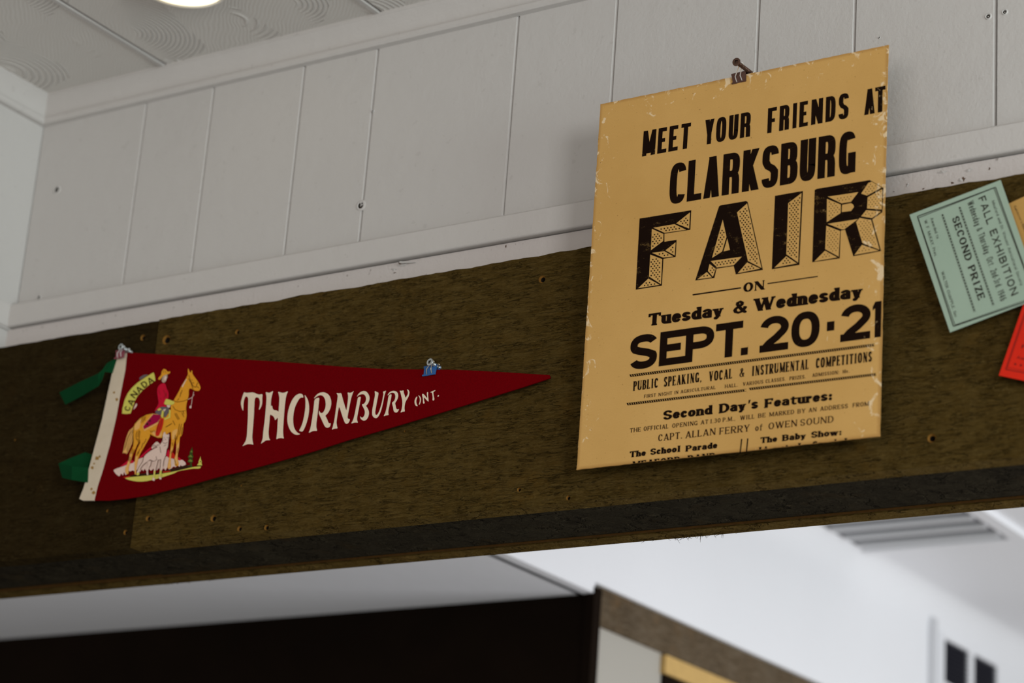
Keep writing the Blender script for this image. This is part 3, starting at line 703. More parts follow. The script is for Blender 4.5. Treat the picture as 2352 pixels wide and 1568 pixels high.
# ================================================================== the fair poster
YQ = -0.030
c4 = [at(x, y, YQ) for x, y in ((1383, 237), (2041, 104), (2020, 1003), (1320, 1078))]
px0, px1 = (c4[0].x+c4[3].x)/2, (c4[1].x+c4[2].x)/2; pz1, pz0 = (c4[0].z+c4[1].z)/2, (c4[2].z+c4[3].z)/2
PWd, PHt = px1-px0, pz1-pz0
print('poster', PWd, PHt)
pc = Vector(((px0+px1)/2, YQ, (pz0+pz1)/2))
poster = thing('fair_poster', 'large yellowed card poster for a country fair hung from a clip over the beam', 'poster', pc)
base, edge_dark, chip = (0.60, 0.360, 0.120, 1), (0.50, 0.287, 0.085, 1), (0.76, 0.61, 0.40, 1)
INK = (0.009, 0.004, 0.0022, 1)
m_paper = paper('aged_poster_card', base, edge_dark, chip, PWd, PHt)
m_ink = paper('poster_ink', base, edge_dark, chip, PWd, PHt, INK, 0.0)
m_worn = paper('rubbed_poster_ink', base, edge_dark, chip, PWd, PHt, INK, 0.5)
m_faint = paper('thin_brown_ink', base, edge_dark, chip, PWd, PHt, (0.028, 0.010, 0.004, 1), 0.12)
mb = MB(); th = .0016; ring = []
def side(a, b, n, nx, nz):
    for i in range(n):
        t_ = i/n; j = random.uniform(0, .0005) if 0 < i else 0
        ring.append((a[0]+(b[0]-a[0])*t_+nx*j, a[1]+(b[1]-a[1])*t_+nz*j))
side((px0, pz0), (px1, pz0), 60, 0, 1); side((px1, pz0), (px1, pz1), 70, -1, 0); side((px1, pz1), (px0, pz1), 60, 0, -1); side((px0, pz1), (px0, pz0), 70, 1, 0)
n = len(ring); mb.poly([(x, YQ, z) for x, z in ring]); mb.poly([(x, YQ+th, z) for x, z in ring])
vs = [(x, YQ, z) for x, z in ring]+[(x, YQ+th, z) for x, z in ring]; mb.add(vs, [(i, (i+1) % n, n+(i+1) % n, n+i) for i in range(n)])
mb.build('card', m_paper, poster)
LAY = 0.00012
def pz(ox, oy, sc, Y=YQ, k=1): return lambda x, y: at(ox+x/sc, oy+y/sc, Y-LAY*k)
FN = Vector((0, -1, 0))
GOTH = Face(.088, .075, 3.2, wide=.62, space=.07)
BIG = Face(.090, .078, 3.0, wide=.62, space=.07)
WIDEG = Face(.118, .104, 2.35)
CONDS = Face(.086, .034, 2.3, serif=.035, sb=.022, wide=.62, space=.075, tick=.14)
ROM = Face(.105, .055, 2.0, serif=.05, sb=.038, wide=1.05, space=.13, tick=.15)
ROML = Face(.100, .046, 2.0, serif=.065, sb=.034, wide=1.05, space=.14, tick=.13)
BOLDR = Face(.165, .065, 2.0, serif=.06, sb=.05, wide=1.1, space=.10, tick=.16)
COOP = Face(.195, .088, 2.0, serif=.06, rnd=True, sb=.065, wide=1.75, space=.05, tick=.20)
def lettering(name, items, mat, to3d, parent=None, clipz=None):
    mb = MB()
    for it in items: set_word(mb, it[0], it[1], it[2], it[3], it[4], to3d, 0, it[5] if len(it) > 5 else None)
    o = mb.build(name, mat, parent or poster, fix=False, face=FN)
    if clipz is not None:
        b = bmesh.new(); b.from_mesh(o.data)
        bmesh.ops.bisect_plane(b, geom=b.verts[:]+b.edges[:]+b.faces[:], plane_co=(0, 0, clipz), plane_no=(0, 0, -1), clear_outer=True)
        b.to_mesh(o.data); b.free()
    return o
Z1 = pz(1400, 160, 3.4588); Z2 = pz(1420, 390, 3.5636); Z3 = pz(1400, 620, 3.4588); Z4 = pz(1300, 820, 3.0154)
for it_ in [
    ('MEET', GOTH, (258, 690), (636, 622), 199, [(258, 360), (378, 450), (466, 540), (560, 636)]),
    ('YOUR', GOTH, (752, 597), (1116, 530), 195, [(752, 825), (843, 922), (943, 1018), (1035, 1116)]),
    ('FRIENDS', GOTH, (1252, 506), (1897, 384), 199, [(1252, 1326), (1346, 1425), (1452, 1484), (1505, 1575), (1600, 1692), (1714, 1793), (1818, 1897)]),
    ('AT', GOTH, (2022, 362), (2190, 329), 202, [(2022, 2106), (2108, 2190)])]: lettering('headline_word', [it_], m_ink, Z1)
lettering('town_name', [('CLARKSBURG', BIG, (470, 1074), (1952, 817), 328,
    [(470, 600), (612, 730), (742, 868), (890, 1027), (1050, 1182), (1205, 1335), (1352, 1490), (1507, 1632), (1650, 1790), (1818, 1952)])], m_ink, Z1)
# the faceted word: ink, then open facets, then dots
fair = {
 'F': ([(175, 398), (598, 330), (590, 490), (378, 522), (378, 588), (478, 572), (470, 712), (370, 727), (358, 947), (143, 980)],
       [[(588, 347), (580, 480), (474, 438)], [(287, 473), (460, 444), (556, 490), (380, 515)], [(275, 482), (370, 524), (368, 582), (268, 657)], [(470, 592), (462, 700), (387, 658)], [(277, 679), (376, 665), (452, 708), (368, 718)], [(262, 693), (360, 730), (350, 935), (252, 872)], [(163, 968), (246, 889), (338, 940)]], []),
 'A': ([(825, 298), (838, 290), (1045, 255), (1060, 262), (1184, 818), (963, 855), (945, 787), (805, 808), (787, 884), (630, 905)],
       [[(972, 348), (1055, 274), (1172, 802), (1062, 745)], [(978, 845), (1055, 757), (1162, 808)], [(756, 746), (1012, 710), (945, 780), (810, 798)], [(748, 770), (798, 810), (775, 874), (734, 826)], [(648, 895), (725, 836), (766, 879)], [(855, 408), (886, 548), (850, 668), (768, 720)]], [[(893, 562), (914, 655), (862, 667)]]),
 'I': ([(1283, 212), (1512, 172), (1483, 777), (1257, 813)], [[(1391, 273), (1500, 190), (1472, 757), (1376, 690)], [(1278, 800), (1375, 706), (1462, 765)]], []),
 'R': ([(1608, 165), (1625, 155), (2060, 83), (2172, 148), (2162, 347), (2080, 405), (2152, 664), (1924, 707), (1857, 490), (1822, 496), (1813, 724), (1588, 756)],
       [[(1715, 219), (1965, 182), (1905, 261), (1828, 274)], [(1708, 237), (1822, 284), (1820, 353), (1706, 428)], [(2048, 106), (2076, 97), (2155, 145), (2036, 210), (1988, 194)], [(2042, 224), (2160, 158), (2157, 324), (2037, 316)], [(2030, 329), (2150, 340), (2077, 394), (1988, 380)], [(1714, 441), (1963, 402), (1850, 486), (1826, 486)], [(1947, 427), (1976, 393), (2070, 410), (2138, 653), (1998, 598)], [(1934, 695), (1995, 613), (2132, 660)], [(1703, 457), (1816, 500), (1804, 709), (1693, 648)], [(1605, 748), (1692, 661), (1793, 716)]],
       [[(1832, 286), (1905, 272), (1924, 285), (1930, 303), (1905, 336), (1830, 345)]]),
}
def inside(p, poly, mg):
    c = False; n = len(poly)
    for i in range(n):
        (x1, y1), (x2, y2) = poly[i], poly[(i+1) % n]
        if (y1 > p[1]) != (y2 > p[1]) and p[0] < (x2-x1)*(p[1]-y1)/(y2-y1)+x1: c = not c
        L = math.hypot(x2-x1, y2-y1); t_ = max(0, min(1, ((p[0]-x1)*(x2-x1)+(p[1]-y1)*(y2-y1))/L/L))
        if math.hypot(p[0]-x1-t_*(x2-x1), p[1]-y1-t_*(y2-y1)) < mg: return False
    return c
l1, l2, l3 = pz(1420, 390, 3.5636, YQ, 1), pz(1420, 390, 3.5636, YQ, 2), pz(1420, 390, 3.5636, YQ, 3)
ib = MB()
for L, (outer, facets, counters) in fair.items():
    ib.poly([l1(*p) for p in outer])
    for f in facets+counters: ib.poly([l2(*p) for p in f], 1)
    for f in facets:
        sp = 27; r = 6.2 if L in 'AIF' else 4.2
        for j in range(-2, 60):
            for i in range(0, 90):
                x = i*sp+(j % 2)*sp*.5; y = j*sp*.68+60 - x*.16+260
                if inside((x, y), f, 11): ib.add([l3(x+r*math.cos(q*math.pi/4), y+r*math.sin(q*math.pi/4)) for q in range(8)], [tuple(range(8))], 2)
ib.build('display_word', [m_worn, m_paper, m_ink], poster, fix=False, face=FN)
COOPB = Face(.195, .085, 2.0, serif=.06, rnd=True, sb=.065, wide=1.75, space=.05, tick=.20)
lettering('day_line', [('ON', BOLDR, (1062, 178), (1232, 154), 74, [(1062, 1140), (1148, 1232)]),
    ('Tuesday', COOPB, (305, 446), (905, 364), 98), ('&', COOPB, (975, 354), (1095, 338), 104), ('Wednesday', COOPB, (1145, 331), (2012, 216), 103)], m_ink, Z3)
lettering('date_line', [('SEPT.20*21', WIDEG, (155, 797), (2155, 530), 276,
    [(155, 372), (390, 606), (597, 823), (835, 1052), (1042, 1098), (1190, 1418), (1440, 1665), (1722, 1782), (1832, 2070), (2085, 2155)])], m_ink, Z3)
def rule(mb, to3d, a, b, w):
    a, b = Vector(a), Vector(b); e = (b-a).normalized(); n_ = Vector((-e.y, e.x))*w/2
    mb.add([to3d(*(a-n_)), to3d(*(b-n_)), to3d(*(b+n_)), to3d(*(a+n_))], [(0, 1, 2, 3)])
def hatch(mb, to3d, a, b, w, pitch):
    a, b = Vector(a), Vector(b); e = (b-a).normalized(); L = (b-a).length; n_ = Vector((-e.y, e.x))
    k = int(L/pitch); rule(mb, to3d, a-n_*w*.42, b-n_*w*.42, w*.16); rule(mb, to3d, a+n_*w*.42+e*w*.6, b+n_*w*.42, w*.16)
    for i in range(k):
        p = a+e*(i*pitch)
        mb.add([to3d(*(p-n_*w/2)), to3d(*(p-n_*w/2+e*pitch*.70)), to3d(*(p+n_*w/2+e*(pitch*.70+w*.35))), to3d(*(p+n_*w/2+e*w*.35))], [(0, 1, 2, 3)])
rb = MB()
rule(rb, Z3, (660, 197), (1045, 141), 11); rule(rb, Z3, (1255, 108), (1655, 50), 9)
hatch(rb, Z4, (440, 129), (2137, -85.5), 18, 15.5)
hatch(rb, Z4, (420, 326), (1250, 228), 17, 15.5); hatch(rb, Z4, (1268, 221), (2148, 119), 17, 15.5)
rule(rb, Z4, (1217, 566), (1206, 662), 9); rule(rb, Z4, (1259, 562), (1250, 657), 9)
rb.build('rules', m_ink, poster, fix=False, face=FN)
lettering('contest_line', [('PUBLIC', CONDS, (465, 234), (637, 210), 66), ('SPEAKING,', CONDS, (677, 206), (940, 170), 68), ('VOCAL', CONDS, (990, 168), (1150, 147), 68), ('&', CONDS, (1200, 141), (1236, 136), 64),
    ('INSTRUMENTAL', CONDS, (1285, 131), (1680, 83), 69), ('COMPETITIONS', CONDS, (1730, 77), (2118, 30), 70)], m_ink, Z4)
lettering('small_print', [('FIRST', ROM, (540, 283), (622, 273), 23), ('NIGHT', ROM, (640, 271), (735, 259), 23), ('IN', ROM, (750, 257), (778, 253), 23), ('AGRICULTURAL', ROM, (793, 251), (1035, 220), 23),
    ('HALL.', ROM, (1100, 215), (1190, 204), 25), ('VARIOUS', ROM, (1225, 199), (1366, 182), 25), ('CLASSES.', ROM, (1382, 180), (1522, 162), 25), ('PRIZES.', ROM, (1548, 160), (1660, 147), 25), ('ADMISSION:', ROM, (1705, 138), (1892, 116), 25), ('10c.', ROM, (1915, 113), (1965, 107), 24),
    ('THE', ROM, (442, 523), (518, 514), 30), ('OFFICIAL', ROM, (537, 511), (708, 493), 30), ('OPENING', ROM, (735, 490), (910, 470), 30), ('AT', ROM, (933, 467), (985, 461), 30), ('1.30', ROM, (1000, 459), (1070, 451), 30), ('P.M.,', ROM, (1085, 449), (1172, 439), 30),
    ('WILL', ROM, (1205, 436), (1305, 425), 30), ('BE', ROM, (1330, 421), (1382, 415), 30), ('MARKED', ROM, (1408, 412), (1580, 393), 30), ('BY', ROM, (1603, 391), (1657, 385), 30), ('AN', ROM, (1680, 382), (1735, 376), 30), ('ADDRESS', ROM, (1760, 373), (1952, 352), 30), ('FROM', ROM, (1985, 348), (2098, 336), 30)], m_faint, Z4)
lettering('second_heading', [('Second', COOP, (672, 436), (1012, 395), 64), ("Day's", COOP, (1060, 390), (1330, 354), 66), ('Features:', COOP, (1375, 353), (1845, 297), 64)], m_ink, Z4)
lettering('speaker_line', [('CAPT.', ROML, (638, 583), (805, 563), 47), ('ALLAN', ROML, (827, 562), (1035, 537), 47), ('FERRY', ROML, (1062, 537), (1270, 514), 48), ('of', ROML, (1310, 512), (1362, 506), 44), ('OWEN', ROML, (1402, 501), (1600, 478), 46), ('SOUND', ROML, (1622, 477), (1853, 451), 46)], m_faint, Z4)
lettering('column_headings', [('The', COOP, (440, 695), (553, 682), 42), ('School', COOP, (583, 678), (793, 655), 44), ('Parade', COOP, (828, 655), (1048, 630), 43),
    ('The', COOP, (1345, 597), (1463, 585), 42), ('Baby', COOP, (1497, 582), (1662, 564), 44), ('Show:', COOP, (1697, 560), (1910, 539), 44)], m_ink, Z4)
raw = pz(0, 0, 1.0)
for it_ in [[('MEAFORD', BOLDR, (1452, 1075.5), (1562, 1063.5), 16), ('BAND', BOLDR, (1579, 1061.7), (1643, 1055), 16)], [('Live-stock', BOLDR, (1743, 1042.5), (1842, 1032.5), 16), ('Special', BOLDR, (1866, 1029.5), (1947, 1021.5), 16)]]: lettering('cut_off_line', it_, m_ink, raw, clipz=pz0+.0001-pc.z)

# ================================================================== clips and screws
steel = plain('bright_steel', (.80, .78, .76, 1), .30, .6, .55)
dull = plain('brown_coated_steel', (.11, .055, .04, 1), .42, .5, .6)
zinc = plain('zinc_screw', (.52, .55, .55, 1), .38, .5, .9)
bronze = plain('bronze_screw', (.10, .055, .038, 1), .45, .4, .7)
goldw = plain('straw_coloured_wire', (.72, .62, .45, 1), .3, .5, 1.0)
pinkp = plain('dusty_pink_enamel', (.22, .045, .065, 1), .5, .3, 0, .2, 500)
bluep = plain('blue_enamel', (.02, .10, .30, 1), .38, .4)
def screw(name, label, head, tail, r, mat, sq=True):
    head, tail = Vector(head), Vector(tail); ax = (tail-head).normalized()
    t_ = thing(name, label, 'screw', head, 'screws holding the clips')
    u = Vector((1, 0, 0)); u = (u-ax*u.dot(ax)).normalized(); w_ = ax.cross(u); rr = r*.40; N = 32
    rings = []
    for q, z in ((None, -.0002), (.62, -.0003), (.95, -.0002), (1.0, .0005), (.55, .0028), (.42, .0034)):
        g_ = []
        for k in range(N):
            a_ = 2*math.pi*k/N; c_, s_ = math.cos(a_), math.sin(a_); R_ = rr/max(abs(c_), abs(s_)) if q is None else r*q
            g_.append(head+ax*z+(u*c_+w_*s_)*R_)
        rings.append(g_)
    mb = MB(); mb.add([p for g_ in rings for p in g_], [(i*N+k, i*N+(k+1) % N, (i+1)*N+(k+1) % N, (i+1)*N+k) for i in range(len(rings)-1) for k in range(N)]); mb.build('head', mat, t_)
    mb = MB(); c = [head+u*a*rr*.99+w_*b*rr*.99 for a, b in ((-1, -1), (1, -1), (1, 1), (-1, 1))]
    d = [p+ax*.0024 for p in c]; mb.add([p-ax*.0001 for p in c]+d, [(0, 1, 5, 4), (1, 2, 6, 5), (2, 3, 7, 6), (3, 0, 4, 7), (4, 5, 6, 7)])
    mb.build('drive_socket', M['hole'], t_, fix=False)
    L = (tail-head).length; pts, rs = [], []; n_ = 90
    mb = MB(); mb.tube([head+ax*.0015, tail], [r*.40, r*.36], 14)
    th_ = []
    for k in range(int(L/.0018*12)):
        z = .006+k*.0018/12
        if z > L: break
        q = k*2*math.pi/12; th_.append(head+ax*z+(u*math.cos(q)+w_*math.sin(q))*r*.42)
    if len(th_) > 3: mb.tube(th_, r*.10, 5)
    mb.build('shank', mat, t_)
    return t_
def clip(name, label, origin, w, h, rot, mat, wire, top_front, top_back, gap=.0016):
    """binder clip: spring body closed on an edge, two wire handles turned up around the screw"""
    o = Vector(origin); ex = Vector((math.cos(rot), 0, math.sin(rot))); ez = Vector((-math.sin(rot), 0, math.cos(rot))); ey = Vector((0, 1, 0))
    P = lambda x, y, z: o+ex*x+ey*y+ez*z
    t_ = thing(name, label, 'clip', o-ez*h, 'binder clips')
    mb = MB(); d = h*.36; th = .0004
    # cross-section of the spring body: front lip, up to the spine, down to the back lip
    pr = [(-gap*.6, -h), (-d*.75, -h*.28), (-d, -.0006), (-d*.9, 0), (d*.9, 0), (d, -.0006), (d*.75, -h*.28), (gap*.6+.0006, -h)]
    pi = [(-gap*.6+th, -h), (-d*.75+th, -h*.28), (-d+th, -.0012), (-d*.85, -th), (d*.85, -th), (d-th, -.0012), (d*.75-th, -h*.28), (gap*.6+.0006-th, -h)]
    for q in (pr, pi):
        for (a, b), (c, e) in zip(q, q[1:]):
            tap = lambda z: w/2*(1.0 - .10*(-z/h))
            mb.add([P(-tap(b), a, b), P(tap(b), a, b), P(tap(e), c, e), P(-tap(e), c, e)], [(0, 1, 2, 3)])
    mb.build('spring_body', mat, t_)
    mb = MB()
    for sgn, yl in ((-1, -gap*.6-.0006), (1, gap*.6+.0012)):
        for x0, x1 in ((-w*.5, -w*.16), (w*.12, w*.46)):
            mb.tube([P(x0, yl, -h+.0006), P(x1, yl, -h+.0006)], .0010, 10)
    mb.build('lip_curl', mat, t_)
    for yl, top in ((-gap*.6-.0006, Vector(top_front)), (gap*.6+.0012, Vector(top_back))):
        b0, b1 = P(-w*.17, yl, -h+.0008), P(w*.20, yl, -h+.0008)
        c0, c1 = P(-w*.21, yl-.0008 if yl < 0 else yl+.0008, -h*.4), P(w*.13, yl-.0008 if yl < 0 else yl+.0008, -h*.4)
        if yl < 0: c0.y = min(c0.y, o.y-d*.8-.001); c1.y = min(c1.y, o.y-d*.8-.001)
        mid = (c0+c1)/2; up = (top-mid); L = up.length; up.normalize(); sd = (c1-c0).normalized()
        r = w*.155; pts = [b0, c0, top-up*(r*1.6)-sd*r*.7]
        for k in range(11):
            q = math.pi*1.18-(math.pi*1.36)*k/10; pts.append(top+sd*r*math.cos(q)+up*(r*math.sin(q)*1.1-r*.35))
        pts += [top-up*(r*1.6)+sd*r*.7, c1, b1]
        mb = MB(); mb.tube(pts, .00055, 8); mb.build('wire_handle', wire, t_, smooth=True)
    return t_
# poster clip, on its bronze screw driven into the panelling above
hd = at(1691, 142, YQ-.030); tl = at(1775, 205, YP)
screw('screw', 'dark bronze screw in the white panelling above the poster', hd, tl, .0046, bronze)
ax = (tl-hd).normalized()
clip('binder_clip', 'small dark brown binder clip gripping the top edge of the poster', at(1700, 169, YQ+th/2), .0175, .0112, math.radians(1.5), dull, steel, hd+ax*.012+Vector((0, 0, .0015)), hd+ax*.040+Vector((0, 0, .0012)))
# pennant clips
YN = -0.0055
hd = at(277, 796, -.017); tl = hd+Vector((.002, .023, -.002))
screw('screw', 'zinc screw at the white headed end of the pennant above the pink clip', hd, tl, .0042, zinc)
ax = (tl-hd).normalized()
clip('binder_clip', 'dusty pink binder clip on the wide white end of the pennant', at(281, 805, YN), .0155, .0112, math.radians(1), pinkp, steel, hd+ax*.004+Vector((0, 0, .0012)), hd+ax*.012+Vector((.001, 0, .001)), gap=.0060)
hd = at(987, 831, -.018); tl = hd+Vector((.002, .024, -.002))
screw('screw', 'zinc screw above the blue clip near the pennant tip', hd, tl, .0045, zinc)
ax = (tl-hd).normalized()
clip('binder_clip', 'small blue binder clip on the narrow part of the pennant', at(993, 841, YN), .0180, .0120, math.radians(1), bluep, goldw, hd+ax*.004+Vector((0, 0, .0012)), hd+ax*.013+Vector((.001, 0, .0008)), gap=.0072)

# ================================================================== the pennant
pn = Vector((0, 1, -.055)).normalized(); pn0 = at(700, 840, YN)     # hangs a little off the beam towards its lower edge
def pp(x, y, k=0): return on_plane(x, y, pn0-pn*(.0009+.00011*k), pn)
pennant = thing('felt_pennant', 'dark red felt souvenir pennant lettered in cream pinned along the beam', 'pennant', pp(700, 950))
t = NT('red_felt'); v = t.coords(); f = t.noise(v, 520, 4, .7); g = t.noise(v, 9, 3)
c = t.mix(f, (.085, .0004, .0016, 1), (.17, .0008, .003, 1)); c = t.mix(t.math('MULTIPLY', t.mask(g, .35, .7), .35), c, (.12, .0005, .002, 1))
nm = t.bump(f, .5, .0012); M['felt'] = t.fin(c, .95, nm, .015)
def cloth(name, col, dirt):
    t = NT(name); v = t.coords(); f = t.noise(v, 650, 4, .7); g = t.noise(v, 30, 4, .6)
    c = t.mix(f, tuple(x*.86 for x in col[:3])+(1,), col); c = t.mix(t.math('MULTIPLY', t.mask(g, .45, .7), .3), c, dirt)
    return t.fin(c, .95, t.bump(f, .5, .0010), .05)
M['cream'] = cloth('cream_felt', (.64, .54, .41, 1), (.50, .40, .28, 1))
M['flock'] = cloth('cream_flock_print', (.78, .65, .49, 1), (.66, .53, .37, 1))
M['green'] = cloth('green_ribbon', (.003, .043, .013, 1), (.002, .022, .007, 1))
def slab(outline, mat, name, parent, th=.0016, k=0):
    fr_ = [pp(x, y, k) for x, y in outline]; bk = [p+pn*th for p in fr_]; n = len(fr_)
    mb = MB(); mb.poly(fr_); mb.poly(bk); mb.add(fr_+bk, [(i, (i+1) % n, n+(i+1) % n, n+i) for i in range(n)])
    return mb.build(name, mat, parent)
def smooth2(pts, n=1, closed=True): return [(q.x, q.y) for q in chaikin([(x, y, 0) for x, y in pts], n, closed)]
top = [(290, 809), (400, 815), (520, 823), (620, 829), (700, 835), (790, 842), (880, 847), (950, 848), (1050, 849), (1150, 854), (1262, 861)]
bot = [(1264, 868), (1200, 889), (1100, 920), (1000, 951), (900, 981), (800, 1010), (720, 1036), (640, 1059), (560, 1081), (500, 1095), (440, 1112), (400, 1122), (340, 1137), (290, 1145), (250, 1149), (212, 1149)]
slab([(288, 809)]+top[1:]+bot+[(232, 1075), (262, 960), (282, 850)], M['felt'], 'felt_field', pennant)
spine = [(267, 812), (291, 810), (287, 850), (277, 900), (266, 960), (252, 1020), (236, 1078), (224, 1115), (216, 1149), (190, 1149), (182, 1145), (192, 1120), (203, 1080), (215, 1035), (235, 960), (250, 890), (259, 850)]
sp_ = slab(spine, M['cream'], 'heading_band', pennant, .002, 5)
st = MB()
for (x, y, r) in ((262, 901, 3.5), (268, 917, 4), (223, 1052, 6), (212, 1074, 4), (216, 1064, 2.5), (210, 1123, 3.5), (215, 1131, 5), (229, 1048, 3)):
    st.add([pp(x+r*math.cos(q*math.pi/5)*random.uniform(.6, 1.1), y+r*math.sin(q*math.pi/5)*random.uniform(.6, 1.1), 6) for q in range(10)], [tuple(range(10))])
sp_.data.materials.append(plain('rust_stain', (.30, .17, .05, 1), .95, .05, 0, .3, 700))
b = bmesh.new(); b.from_mesh(sp_.data)
for f in st.f:
    q = b.faces.new([b.verts.new(st.v[i]-rootloc(pennant)) for i in f]); q.material_index = 1; q.normal_update()
    if q.normal.y > 0: q.normal_flip()
b.to_mesh(sp_.data); b.free()
# green tie ribbons
def ribbon(rows):
    mb = MB()
    fr_ = [(at(a[0], a[1], a[2]), at(b[0], b[1], b[2])) for a, b in rows]; n = len(fr_)
    vs = [p for r in fr_ for p in r]+[p+Vector((0, .0006, 0)) for r in fr_ for p in r]
    fs = []
    for i in range(n-1):
        a = 2*i; fs += [(a, a+1, a+3, a+2), (2*n+a, 2*n+a+2, 2*n+a+3, 2*n+a+1), (a, a+2, 2*n+a+2, 2*n+a), (a+1, 2*n+a+1, 2*n+a+3, a+3)]
    fs += [(0, 2*n, 2*n+1, 1), (2*n-2, 2*n-1, 4*n-1, 4*n-2)]
    mb.add(vs, fs); mb.build('tie_ribbon', M['green'], pennant, smooth=False)
ribbon([((270, 824, -.004), (262, 858, -.004)), ((262, 824, -.006), (252, 855, -.008)), ((245, 834, -.011), (240, 854, -.017)), ((236, 848, -.018), (234, 872, -.020)), ((226, 857, -.020), (226, 886, -.020)), ((180, 878, -.016), (188, 909, -.016)), ((136, 901, -.010), (150, 929, -.010))])
ribbon([((215, 1072, -.006), (208, 1108, -.010)), ((204, 1073, -.012), (197, 1107, -.016)), ((165, 1071, -.022), (165, 1102, -.022)), ((134, 1064, -.020), (143, 1097, -.020))])
ribbon([((134, 1064, -.0195), (143, 1084, -.0185)), ((160, 1052, -.014), (170, 1076, -.012)), ((196, 1038, -.008), (205, 1074, -.007)), ((218, 1046, -.005), (214, 1074, -.005))])
# lettering
c3 = lambda L: [(540+x/9.8, 880+y/9.8) for x, y in L]
c4_ = lambda L: [(770+x/9.408, 870+y/9.408) for x, y in L]
thorn = [c3(L) for L in (
 [(200,195),(240,215),(330,210),(390,205),(440,215),(490,240),(540,255),(620,240),(610,340),(612,440),(590,530),(540,600),(535,580),(555,500),(560,420),(545,350),(520,320),(490,315),(455,325),(440,370),(430,520),(425,700),(410,900),(395,1080),(385,1200),(395,1310),(415,1385),(370,1370),(290,1365),(220,1390),(160,1415),(210,1350),(245,1280),(265,1180),(275,1000),(290,750),(290,560),(298,360),(285,315),(250,290),(225,310),(200,380),(188,480),(185,610),(175,615),(150,560),(130,470),(135,400),(160,310)],
 [(685,195),(760,215),(800,205),(860,165),(835,250),(815,340),(805,420),(805,515),(835,500),(840,560),(870,600),(920,605),(960,625),(980,645),(985,560),(998,340),(985,250),(965,185),(1040,210),(1090,215),(1140,200),(1195,170),(1155,265),(1135,370),(1115,540),(1098,760),(1085,960),(1078,1080),(1085,1180),(1100,1245),(1050,1230),(980,1235),(925,1265),(935,1190),(950,1060),(955,920),(965,765),(930,800),(900,835),(890,790),(865,745),(820,715),(785,700),(775,850),(760,1000),(750,1120),(765,1240),(795,1280),(740,1280),(690,1285),(640,1320),(575,1365),(605,1300),(625,1220),(630,1130),(645,1000),(665,850),(685,650),(700,450),(708,330),(700,260)],
 [(1470,230),(1510,245),(1535,285),(1535,325),(1490,318),(1450,340),(1400,420),(1350,530),(1320,650),(1305,780),(1308,900),(1325,990),(1360,1060),(1405,1110),(1440,1130),(1468,1138),(1440,1155),(1385,1162),(1320,1140),(1260,1085),(1210,1000),(1180,890),(1173,780),(1190,640),(1230,490),(1290,360),(1360,275),(1420,240)],
 [(1562,255),(1600,300),(1640,370),(1665,480),(1667,600),(1650,740),(1610,890),(1560,1020),(1520,1085),(1480,1085),(1437,1070),(1490,970),(1530,850),(1560,710),(1580,560),(1585,420),(1578,330)],
 [(1785,370),(1830,335),(1900,320),(1885,430),(1870,600),(1845,780),(1828,920),(1830,1000),(1850,1070),(1790,1070),(1730,1080),(1650,1122),(1690,1030),(1715,910),(1745,720),(1770,530)],
 [(1768,350),(1800,295),(1860,235),(1920,208),(1990,200),(2060,220),(2120,270),(2158,360),(2167,450),(2150,550),(2110,640),(2070,690),(2028,730),(2060,780),(2090,860),(2105,890),(2130,900),(2150,890),(2150,940),(2130,980),(2085,1002),(2045,995),(2010,955),(1975,880),(1940,800),(1905,730),(1885,680),(1892,610),(1905,640),(1925,670),(1965,668),(2000,630),(2030,560),(2042,470),(2030,370),(1995,300),(1950,270),(1900,268),(1840,295)])]
